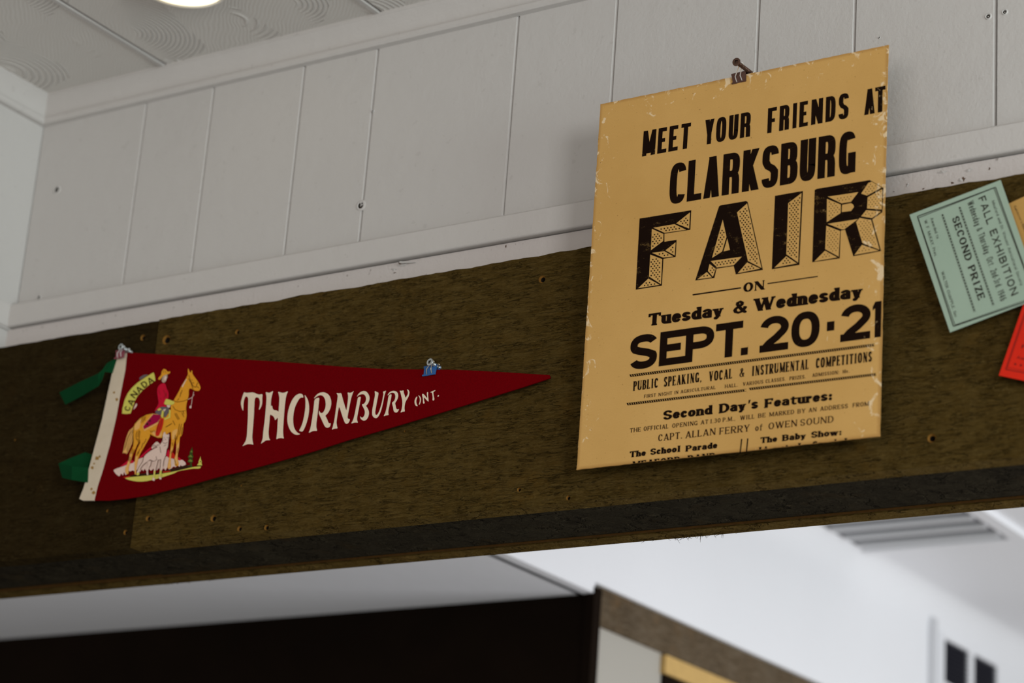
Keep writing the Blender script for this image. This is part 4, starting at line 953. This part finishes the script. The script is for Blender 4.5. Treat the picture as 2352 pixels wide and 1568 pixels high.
thorn += [c4_(L) for L in (
 [(20,300),(80,310),(130,300),(160,420),(200,560),(240,690),(255,600),(275,450),(280,360),(262,290),(320,300),(360,290),(405,250),(370,330),(345,410),(320,530),(295,660),(275,760),(265,830),(280,865),(318,865),(305,920),(270,965),(235,970),(205,945),(170,850),(130,730),(85,590),(65,680),(45,800),(25,930),(35,1010),(55,1069),(-23,1073),(-76,1102),(-55,1040),(-20,900),(0,760),(25,580),(50,420),(55,350)],
 [(490,395),(555,378),(545,450),(520,590),(490,740),(470,850),(475,905),(495,945),(440,940),(400,945),(340,968),(385,890),(415,790),(440,660),(470,500)],
 [(462,390),(490,335),(540,285),(600,258),(660,265),(710,310),(740,380),(742,440),(720,510),(690,555),(660,580),(700,630),(728,700),(730,760),(710,830),(670,885),(625,903),(580,890),(545,855),(535,800),(560,830),(590,835),(620,810),(640,750),(640,690),(615,630),(590,590),(575,545),(620,540),(655,490),(668,430),(655,370),(620,330),(570,328),(510,350)],
 [(848,255),(900,280),(938,300),(920,400),(895,530),(870,660),(862,730),(875,780),(905,775),(940,720),(970,640),(1005,520),(1030,390),(1042,320),(1030,275),(1065,265),(1102,248),(1075,320),(1055,400),(1030,530),(1005,640),(975,730),(940,800),(900,845),(865,850),(820,820),(795,770),(795,700),(815,590),(840,450),(862,340)],
 [(1155,350),(1220,322),(1205,430),(1175,560),(1150,670),(1145,730),(1158,780),(1100,785),(1040,810),(1080,740),(1105,640),(1130,500)],
 [(1122,370),(1150,310),(1200,268),(1265,255),(1320,270),(1355,310),(1363,370),(1345,440),(1290,525),(1305,570),(1315,630),(1335,660),(1380,650),(1360,700),(1325,728),(1285,720),(1262,690),(1250,610),(1222,510),(1265,485),(1295,430),(1300,370),(1285,315),(1250,295),(1200,300)],
 [(1388,250),(1430,258),(1478,245),(1478,290),(1500,350),(1520,410),(1545,370),(1570,320),(1570,275),(1545,218),(1580,235),(1605,275),(1598,340),(1570,410),(1525,480),(1505,550),(1495,620),(1505,705),(1460,705),(1405,732),(1435,660),(1450,560),(1450,470),(1430,380),(1410,300)],
 [(1760,378),(1775,385),(1765,420),(1750,470),(1755,530),(1788,590),(1745,585),(1718,545),(1712,480),(1730,420)],
 [(1788,352),(1825,365),(1855,420),(1850,490),(1825,555),(1803,560),(1825,500),(1830,430),(1815,385)],
 [(1870,325),(1910,320),(1995,430),(1975,290),(2010,282),(2005,350),(2022,490),(1995,480),(1915,390),(1915,450),(1938,525),(1895,535),(1895,430)],
 [(2045,295),(2090,265),(2170,238),(2155,262),(2118,280),(2125,350),(2148,455),(2100,470),(2105,380),(2088,288)],
 [(2205,372),(2225,345),(2245,352),(2240,375),(2215,384)])]
mb = MB()
for L in thorn: mb.poly([pp(x, y, 2) for x, y in smooth2(L)])
mb.build('lettering', M['flock'], pennant, fix=False, face=FN)
# printed emblem: mounted rider, horse, dog, hill, trees, scroll
E_ = lambda L: [(250+x/9.8, 830+y/9.8) for x, y in L]
E2 = lambda L: [(250+x/9.8, 960+y/9.8) for x, y in L]
def inkm(name, col): return plain(name, col, .9, .05, 0, .12, 600)
I_ = dict(gold=inkm('gold_print', (.68, .30, .024, 1)), tan=inkm('tan_print', (.72, .39, .115, 1)), brown=inkm('brown_print', (.06, .016, .004, 1)), red=inkm('scarlet_print', (.50, .007, .030, 1)),
          bright=inkm('orange_red_print', (.50, .02, .010, 1)), mag=inkm('magenta_print', (.30, .004, .045, 1)), lime=inkm('lime_print', (.58, .53, .10, 1)), pale=inkm('pale_print', (.68, .51, .43, 1)),
          grey=inkm('grey_print', (.12, .10, .11, 1)), dgreen=inkm('dark_green_print', (.035, .06, .012, 1)), green=inkm('green_print', (.16, .20, .03, 1)), black=inkm('black_print', (.03, .012, .006, 1)), skin=inkm('flesh_print', (.45, .33, .24, 1)))
emb = MB()
emb.poly([pp(x, y, 1) for x, y in smooth2(E2([(95,1170),(180,1130),(330,1080),(560,990),(660,920),(780,880),(1280,850),(1400,900),(1560,950),(1650,930),(1730,1000),(1735,1050),(1640,1085),(1620,1050),(1590,1100),(1550,1060),(1500,1110),(1460,1080),(1400,1140),(1350,1160),(1320,1100),(1290,1150),(1270,1180),(1240,1120),(1200,1170),(1120,1120),(1080,1180),(1000,1130),(950,1190),(900,1130),(850,1200),(800,1130),(780,1200),(740,1140),(700,1220),(640,1150),(590,1210),(540,1170),(480,1200),(440,1180),(380,1300),(340,1200),(320,1300),(280,1230),(240,1318),(160,1260)]))])
hill = emb.build('emblem', I_['pale'], pennant, fix=False, face=FN)
def pr_(name, cols):
    """one printed figure: [(ink, layer, polygon in photo pixels)]"""
    mb = MB(); mats = []
    for ink, k, L in cols:
        if ink not in mats: mats.append(ink)
        mb.poly([pp(x, y, k) for x, y in L], mats.index(ink))
    return mb.build(name, [I_[i] for i in mats], hill, fix=False, face=FN)
def strokes(ink, k, lst, f, w=1.0):
    o = []
    for L in lst:
        q = f(L)
        for (xa, ya), (xb, yb) in zip(q, q[1:]):
            l = math.hypot(xb-xa, yb-ya) or 1; nx, ny = -(yb-ya)/l*w/2, (xb-xa)/l*w/2
            o.append((ink, k, [(xa+nx, ya+ny), (xb+nx, yb+ny), (xb-nx, yb-ny), (xa-nx, ya-ny)]))
    return o
S2 = lambda L: smooth2(L)
pr_('mountain', [('pale', 2, S2(E2([(950,680),(990,600),(1080,515),(1160,590),(1150,660),(1060,640),(1010,690)]))), ('red', 2, E2([(250,1092),(430,950),(480,960),(400,1050)])), ('red', 2, E2([(490,950),(560,955),(560,1000),(490,1020)])),
    ('red', 2, S2(E2([(660,912),(780,790),(960,630),(965,690),(820,800),(770,872)]))), ('red', 2, E2([(1285,830),(1330,700),(1365,730),(1380,880),(1340,892)])), ('bright', 2, E2([(1400,780),(1440,770),(1490,830),(1490,912),(1400,905)])), ('red', 2, E2([(1560,870),(1640,930),(1600,955),(1560,940)]))]
    + strokes('brown', 4, [[(980,640),(1030,600),(1060,640),(1090,600),(1130,610)], [(1000,670),(1050,630),(1080,660)], [(990,690),(1020,660)]], E2, .8))
pr_('grass', [('black', 3, S2(E2([(300,1325),(500,1290),(620,1255),(900,1232),(1000,1250),(1200,1195),(1740,1050),(1890,1085),(1500,1195),(1000,1285),(600,1310)]))), ('bright', 4, E2([(310,1330),(480,1300),(470,1320),(360,1345)])), ('bright', 4, E2([(1210,1205),(1400,1180),(1380,1200),(1220,1230)])),
    ('lime', 4, S2(E2([(330,1345),(620,1312),(950,1285),(1200,1248),(1510,1192),(1880,1100),(2085,1078),(2050,1138),(1880,1135),(1540,1195),(1510,1228),(1200,1332),(900,1412),(680,1432),(480,1402)])))])
pr_('tree', [('dgreen', 3, E2([(1875,650),(1895,760),(1880,790),(1905,880),(1880,900),(1900,985),(1865,1000),(1870,1075),(1900,1115),(1850,1110),(1760,1070),(1830,1060),(1830,1005),(1765,985),(1810,905),(1775,880),(1830,795),(1815,780)])), ('green', 4, E2([(1865,720),(1885,770),(1830,765)])), ('green', 4, E2([(1840,820),(1890,880),(1790,870)])), ('green', 4, E2([(1830,920),(1885,960),(1860,985),(1785,970)]))])
pr_('tree', [('lime', 4, E2([(2065,860),(2072,920),(2095,990),(2085,1000),(2100,1062),(1985,1060),(2025,1000),(2015,990)])), ('dgreen', 5, E2([(1985,1060),(2100,1062),(2080,1078),(2000,1075)])), ('dgreen', 5, E2([(2060,960),(2085,985),(2040,990)]))])
horse = E_([(1785,150),(1805,190),(1825,245),(1850,245),(1862,195),(1880,210),(1880,275),(1930,350),(2000,440),(2050,540),(2068,600),(2030,662),(1960,660),(1900,640),(1850,600),(1800,620),(1800,760),(1770,870),(1745,960),(1735,1080),(1750,1170),(1745,1260),(1720,1350),(1680,1390),(1672,1540),(1640,1670),(1600,1690),(1590,1830),(1580,1950),(1550,2090),(1550,2200),(1575,2300),(1560,2345),(1490,2360),(1468,2200),(1510,2080),(1520,1900),(1510,1800),(1535,1650),(1480,1780),(1450,1960),(1405,2100),(1395,2250),(1400,2390),(1330,2420),(1318,2370),(1352,2200),(1382,2000),(1410,1800),(1400,1650),(1395,1570),(1300,1640),(1200,1722),(1100,1722),(1000,1680),(925,1640),(930,1680),(870,1790),(780,1950),(700,2080),(660,2200),(640,2300),(620,2400),(612,2545),(580,2545),(580,2400),(580,2250),(600,2120),(620,2010),(680,1880),(720,1790),(650,1850),(600,1960),(555,2060),(510,2180),(480,2280),(440,2400),(450,2520),(390,2540),(360,2420),(420,2300),(440,2230),(460,2100),(540,1920),(550,1800),(545,1600),(560,1470),(590,1390),(700,1270),(850,1190),(980,1165),(1240,1290),(1400,1090),(1390,1000),(1460,870),(1540,740),(1640,540),(1740,380),(1785,280),(1775,210)])
tail = E_([(565,1450),(530,1495),(450,1560),(390,1720),(350,1880),(305,2085),(340,2040),(365,2075),(390,2040),(395,2100),(470,1960),(530,1820),(548,1640)])
hl = [[(1460,880),(1540,910),(1680,890),(1780,850)], [(1440,1000),(1490,1080),(1600,1125),(1720,1105)], [(1480,1170),(1560,1310)], [(1510,1160),(1590,1300)], [(1440,1330),(1490,1430)], [(1640,1150),(1690,1250)], [(1800,300),(1830,420),(1900,560),(1960,580),(2000,470)], [(1790,380),(1850,480),(1900,640)], [(1620,700),(1600,800)], [(1650,640),(1625,720)], [(1580,830),(1540,880)], [(1860,410),(1880,425)], [(1880,470),(1920,490)], [(1985,560),(2030,600)], [(1270,1480),(1420,1390)], [(1290,1470),(1410,1400)], [(760,1250),(720,1380)], [(800,1240),(760,1370)], [(830,1240),(800,1330)], [(640,1570),(610,1650),(620,1760)], [(680,1540),(650,1700)], [(700,1560),(680,1740)], [(630,1740),(680,1830)], [(660,1740),(700,1800)], [(930,1550),(960,1600)], [(970,1550),(990,1590)], [(1010,1540),(1030,1590)], [(1590,1400),(1560,1600),(1530,1760)], [(1640,1400),(1580,1660)], [(1660,1480),(1630,1640)], [(1500,1650),(1480,1750)], [(1430,1820),(1440,1900)], [(1560,1940),(1540,2060)], [(540,1960),(500,2080)], [(570,1980),(530,2090)], [(460,2120),(450,2240)], [(490,2140),(470,2260)], [(660,2020),(630,2120)], [(700,1960),(660,2080)], [(770,1830),(730,1960)], [(840,1740),(790,1850)], [(1420,2000),(1400,2080)], [(640,1900),(700,1760)], [(1670,1120),(1690,1180)], [(1480,2200),(1520,2340)], [(560,1470),(545,1600),(552,1800),(540,1920)], [(925,1640),(1000,1680),(1100,1722),(1200,1722)], [(980,1165),(850,1190),(700,1270),(590,1390)]]
tl_ = [[(540,1520),(440,1700),(370,1960)], [(545,1560),(470,1740),(400,2000)], [(548,1640),(500,1800),(410,2040)], [(500,1540),(410,1740),(340,2000)]]
pr_('horse', [('gold', 5, S2(horse)), ('tan', 4, S2(tail)), ('tan', 6, S2(E_([(600,1400),(700,1290),(740,1310),(700,1440),(690,1500),(590,1560),(565,1480)]))), ('tan', 6, S2(E_([(1430,1560),(1560,1500),(1500,1700),(1430,1780),(1420,1650)]))), ('tan', 6, S2(E_([(960,1590),(1180,1500),(1200,1690),(1100,1705),(1000,1660)]))),
    ('tan', 6, E_([(600,2130),(650,2130),(620,2400),(605,2530),(585,2530),(585,2300)])), ('tan', 6, E_([(1520,1900),(1585,1800),(1575,1950),(1545,2090),(1545,2300),(1480,2320),(1475,2200),(1515,2080)])), ('tan', 6, E_([(1415,1900),(1440,1960),(1400,2090),(1390,2380),(1330,2400),(1360,2200)])), ('tan', 6, E_([(480,2080),(530,2000),(500,2180),(430,2400),(440,2500),(395,2520),(370,2420),(440,2230)])), ('pale', 6, E_([(1640,560),(1740,390),(1750,400),(1660,580)]))]
    + strokes('brown', 8, hl, E_, 1.05) + strokes('brown', 6, tl_, E_, .8) + strokes('pale', 3, [[(1910,680),(1895,760)], [(1780,855),(1870,810),(1920,740)], [(1880,810),(1855,980)]], E_, 1.1)+[('pale', 3, E_([(1820,1000),(1860,985),(1855,1050),(1815,1050)]))])
pr_('rider', [('tan', 7, E_([(980,1172),(1180,1190),(1120,1395),(800,1565),(750,1460),(860,1320)])), ('mag', 8, E_([(1000,1185),(1170,1200),(1160,1280),(1095,1365),(795,1525),(772,1462),(870,1335)])), ('black', 9, S2(E_([(900,1320),(940,1310),(945,1350),(905,1360)]))), ('black', 9, S2(E_([(840,1390),(885,1375),(890,1425),(845,1435)]))),
    ('lime', 8, E_([(1355,1080),(1392,1090),(1382,1262),(1250,1318),(1240,1288),(1345,1240)])), ('grey', 9, S2(E_([(1030,1140),(1090,1080),(1150,1020),(1290,1012),(1365,1050),(1330,1180),(1270,1262),(1238,1240),(1255,1120),(1180,1205),(1100,1190)]))), ('pale', 10, E_([(1220,1080),(1290,1060),(1250,1130)])), ('lime', 10, E_([(1088,1085),(1150,1040),(1185,1080),(1120,1112)])), ('lime', 10, E_([(1200,1090),(1240,1120),(1222,1272),(1170,1242)])),
    ('bright', 9, E_([(1170,1268),(1238,1285),(1225,1400),(1200,1500),(1140,1640),(1115,1675),(1055,1675),(1050,1600),(1075,1480),(1110,1390)])), ('gold', 8, S2(E_([(1180,1560),(1240,1480),(1250,1580),(1200,1640)]))),
    ('red', 9, S2(E_([(1190,490),(1270,488),(1300,600),(1345,690),(1348,830),(1290,850),(1240,970),(1290,980),(1310,1022),(1160,1020),(1015,1135),(1060,1050),(1122,950),(1110,850),(1085,700),(1090,600),(1130,530)]))),
    ('lime', 10, S2(E_([(1290,838),(1340,850),(1475,898),(1475,950),(1390,982),(1240,968),(1260,890)]))), ('pale', 10, E_([(1300,980),(1392,985),(1362,1040),(1320,1030)])),
    ('skin', 9, S2(E_([(1185,370),(1240,312),(1318,280),(1320,350),(1305,380),(1290,440),(1230,485),(1185,440)]))), ('pale', 10, E_([(1255,340),(1300,310),(1300,380),(1270,430),(1240,400)])), ('gold', 10, S2(E_([(1108,405),(1120,365),(1180,300),(1182,240),(1232,158),(1292,185),(1322,232),(1385,222),(1378,262),(1320,287),(1240,312),(1180,372),(1150,412)])))]
    + strokes('brown', 11, [[(1120,640),(1150,740)], [(1230,640),(1280,760),(1230,830)], [(1300,690),(1290,800)], [(1150,820),(1180,860)], [(1130,1330),(1100,1500),(1070,1600)], [(1190,1310),(1170,1420),(1130,1540)], [(1230,200),(1220,260)], [(1260,210),(1290,260)], [(1210,330),(1190,430)], [(1285,325),(1310,330)]], E_, .8))
pr_('dog', [('pale', 12, S2(E2([(1212,400),(1235,330),(1262,298),(1278,365),(1335,370),(1350,335),(1362,420),(1352,500),(1332,640),(1300,720),(1275,850),(1232,960),(1220,1080),(1190,1180),(1178,1320),(1185,1382),(1130,1372),(1128,1260),(1160,1080),(1170,922),(1110,932),(1080,1060),(1052,1180),(1030,1340),(1038,1412),(968,1402),(1000,1300),(1020,1100),(1058,925),(1030,965),(960,950),(915,930),(850,990),(760,1060),(700,1160),(670,1265),(615,1240),(680,1100),(760,980),(785,870),(850,800),(960,720),(1080,660),(1150,605),(1168,575),(1200,520)]))),
    ('pale', 12, S2(E2([(880,970),(960,970),(950,1060),(900,1120),(880,1200),(890,1290),(850,1280),(850,1150),(880,1080)]))), ('lime', 13, E2([(1015,1180),(1052,1180),(1032,1340),(1000,1350),(1005,1280)])), ('lime', 13, E2([(1140,1170),(1190,1180),(1178,1330),(1135,1320)])), ('lime', 13, E2([(640,1215),(690,1240),(670,1285),(615,1280)]))]
    + strokes('brown', 14, [[(1240,440),(1260,445)], [(1310,440),(1335,430)], [(1230,490),(1240,500)], [(1280,490),(1275,470)], [(1220,550),(1270,570),(1320,540)], [(1150,640),(1170,780)], [(1060,860),(1080,930),(1040,960)], [(920,930),(1000,970)], [(960,960),(940,1060),(900,1120)], [(1275,850),(1235,960),(1220,1080)], [(785,870),(760,980),(680,1100),(630,1200)], [(1170,922),(1160,1080),(1130,1250)], [(850,990),(760,1060),(700,1160)], [(1110,932),(1080,1060),(1052,1180)], [(1235,630),(1290,600)], [(1212,400),(1205,540)], [(1355,420),(1335,640),(1300,720)]], E2, .9))
scroll = [('grey', 2, S2(E_([(688,362),(780,300),(895,288),(780,372),(688,422)]))), ('pale', 2, S2(E_([(548,1098),(642,985),(622,928),(575,1010)]))),
    ('lime', 3, E_([(298,1172),(305,1060),(350,880),(420,720),(520,590),(640,480),(800,370),(1008,242),(1035,330),(1048,432),(900,530),(760,650),(650,770),(590,880),(540,1020),(490,1168),(400,1180)]))]
CF = Face(.10, .085, 2.0)
for chh, cx, cy, ang, hh, ww in (('C', 420, 1055, 74, 130, .85), ('A', 497, 915, 63, 140, 1.0), ('N', 570, 742, 52, 140, .95), ('A', 682, 628, 43, 140, 1.0), ('D', 800, 512, 38, 145, .85), ('A', 935, 428, 33, 140, 1.0)):
    ca, sa = math.cos(math.radians(ang)), math.sin(math.radians(ang))
    for P in glyph(chh, CF, ww):
        L = [(cx+((u_-ww/2)*ca-(v_-.5)*sa)*hh, cy-((u_-ww/2)*sa+(v_-.5)*ca)*hh) for u_, v_ in P]
        scroll.append(('black', 4, E_(L)))
pr_('scroll', scroll)

# ================================================================== prize cards at the beam's right
def card_thing(name, label, quad, Y, mat, frac_pts):
    p = [at(x, y, Y) for x, y in quad]; c = sum(p, Vector())/4
    t_ = thing(name, label, 'card', c, 'old prize cards pinned to the beam')
    mb = MB(); n = 4; bk = [q+Vector((0, .0005, 0)) for q in p]; mb.add(p+bk, [(0, 1, 2, 3), (4, 5, 6, 7)]+[(i, (i+1) % 4, 4+(i+1) % 4, 4+i) for i in range(4)])
    mb.build('card_stock', mat, t_)
    return t_
def cardm(name, a, b):
    t = NT(name); v = t.coords(); f = t.noise(v, 240, 4); g = t.noise(v, 14, 3)
    return t.fin(t.mix(t.mask(g, .3, .7), t.mix(f, a, b), b), .75, t.bump(f, .1, .0005), .15)
CI = plain('card_ink', (.02, .017, .013, 1), .8, .1)
YG = -.0125
green = card_thing('prize_card', 'pale green second prize card from a fall exhibition tilted on the beam', [(2089, 493), (2298, 413), (2391, 683), (2182, 763)], YG, cardm('pale_green_card', (.262, .352, .275, 1), (.305, .395, .312, 1)), None)
C7 = pz(2060, 380, 3.014, YG, 2)
mb = MB()
for off_, w in ((0, 6), (10, 4)):
    q = [(142+off_*.55, 352+off_*1.1), (683-off_*1.1, 150+off_*.5), (960-off_*.6, 920-off_*1.0), (392+off_*1.0, 1113-off_*.9)]
    for a, b in zip(q, q[1:]+q[:1]): rule(mb, C7, a, b, w)
mb.build('border_line', CI, green, fix=False, face=FN)
GL = Face(.085, .08, 2.1, wide=1.0, space=.16)
GB = Face(.052, .055, 2.8, wide=.50, space=.09)
RM = Face(.135, .06, 2.0, serif=.05, sb=.03, wide=1.0, space=.11, tick=.15)
SM = Face(.075, .045, 2.0, serif=.04, sb=.03, wide=1.05, space=.11, tick=.12)
def vword(mb, s, F, p0, p1, h, to3d):
    """a line of writing that runs from P0 to P1 along its own baseline; h: cap height in the same frame"""
    a, b = Vector(p0), Vector(p1); A, B = to3d(*p0), to3d(*p1); n_ = Vector(((b-a).y, -(b-a).x)).normalized()
    U = to3d(*(a+n_*h))-A; e = (B-A).normalized(); hh = U.length; U = (U-e*U.dot(e)).normalized()
    set_text(mb, s, F, lambda u, v: A+e*(u*hh)+U*(v*hh), (B-A).length/hh)
mb = MB()
vword(mb, 'FALL EXHIBITION', GL, (563, 228), (793, 905), 52, C7)
vword(mb, 'Wednesday & Thursday, Oct. 2nd-3rd, 1946', GB, (487, 258), (718, 942), 46, C7)
vword(mb, 'SECOND PRIZE', RM, (381, 366), (565, 935), 50, C7)
vword(mb, 'Meaford and St. Vincent Agricultural Society', SM, (656, 248), (856, 832), 20, C7)
vword(mb, 'Awarded to', SM, (232, 366), (276, 508), 20, C7)
vword(mb, 'W. F. McKAY, Pres.', SM, (188, 382), (262, 634), 21, C7)
vword(mb, 'WALTER CHAPPLE, Sec.', SM, (306, 738), (404, 1060), 20, C7)
mb.build('printing', CI, green, fix=False, face=FN)
mb = MB()
for a, b in (((432, 283), (668, 965)), ((313, 333), (538, 1010))):
    a, b = Vector(a), Vector(b); e = (b-a).normalized(); n_ = Vector((-e.y, e.x)); L = (b-a).length; k = int(L/21)
    for i in range(k):
        c = a+e*(i+.5)*L/k
        for r1, r2, sh in ((7.5, 8.5, 0), (3.2, 3.6, 1)):
            q = c+e*(sh*L/k*.5)
            for o_ in ((0, 0),) if not sh else ((-6, 0), (6, 0)):
                p = q+n_*o_[0]; mb.add([C7(*(p+e*r1)), C7(*(p+n_*r2)), C7(*(p-e*r1)), C7(*(p-n_*r2))], [(0, 1, 2, 3)])
mb.build('ornament_row', CI, green, fix=False, face=FN)
orange = card_thing('prize_card', 'ochre yellow card mostly hidden behind the pale green prize card', [(2290, 480), (2430, 415), (2560, 700), (2425, 770)], -.0075, cardm('ochre_card', (.40, .22, .055, 1), (.45, .26, .075, 1)), None)
CO = pz(0, 0, 1, -.0075, 2)
mb = MB(); vword(mb, "Exhibitor's No. 12", SM, (2329, 474), (2356, 538), 5, CO); vword(mb, 'Class', SM, (2347, 515), (2358, 545), 5, CO)
mb.build('printing', CI, orange, fix=False, face=FN)
red = card_thing('prize_card', 'bright red card low at the beam edge overlapped by the pale green card', [(2294, 862), (2356, 683), (2560, 760), (2500, 905)], -.0085, cardm('scarlet_card', (.52, .012, .004, 1), (.62, .020, .006, 1)), None)
CR = pz(0, 0, 1, -.0085, 2)
mb = MB(); rule(mb, CR, (2310, 848), (2360, 700), 1.6); rule(mb, CR, (2310, 848), (2420, 868), 1.6); rule(mb, CR, (2314, 844), (2362, 704), .7); rule(mb, CR, (2314, 844), (2420, 863), .7)
mb.build('border_line', plain('dark_red_ink', (.10, .006, .003, 1), .8), red, fix=False, face=FN)
mb = MB(); set_word(mb, 'FIRST', RM, (2346, 799), (2382, 806), 8, CR); set_word(mb, 'Award', SM, (2335, 823), (2372, 830), 6, CR)
for k in range(4):
    c = Vector((2332+k*13, 836+k*2.6)); q = []
    for i in range(10):
        r = 3.4 if i % 2 == 0 else 1.5; q.append(CR(c.x+r*math.sin(i*math.pi/5), c.y-r*math.cos(i*math.pi/5)))
    mb.add(q, [tuple(range(10))])
mb.build('printing', plain('maroon_ink', (.07, .004, .003, 1), .8), red, fix=False, face=FN)
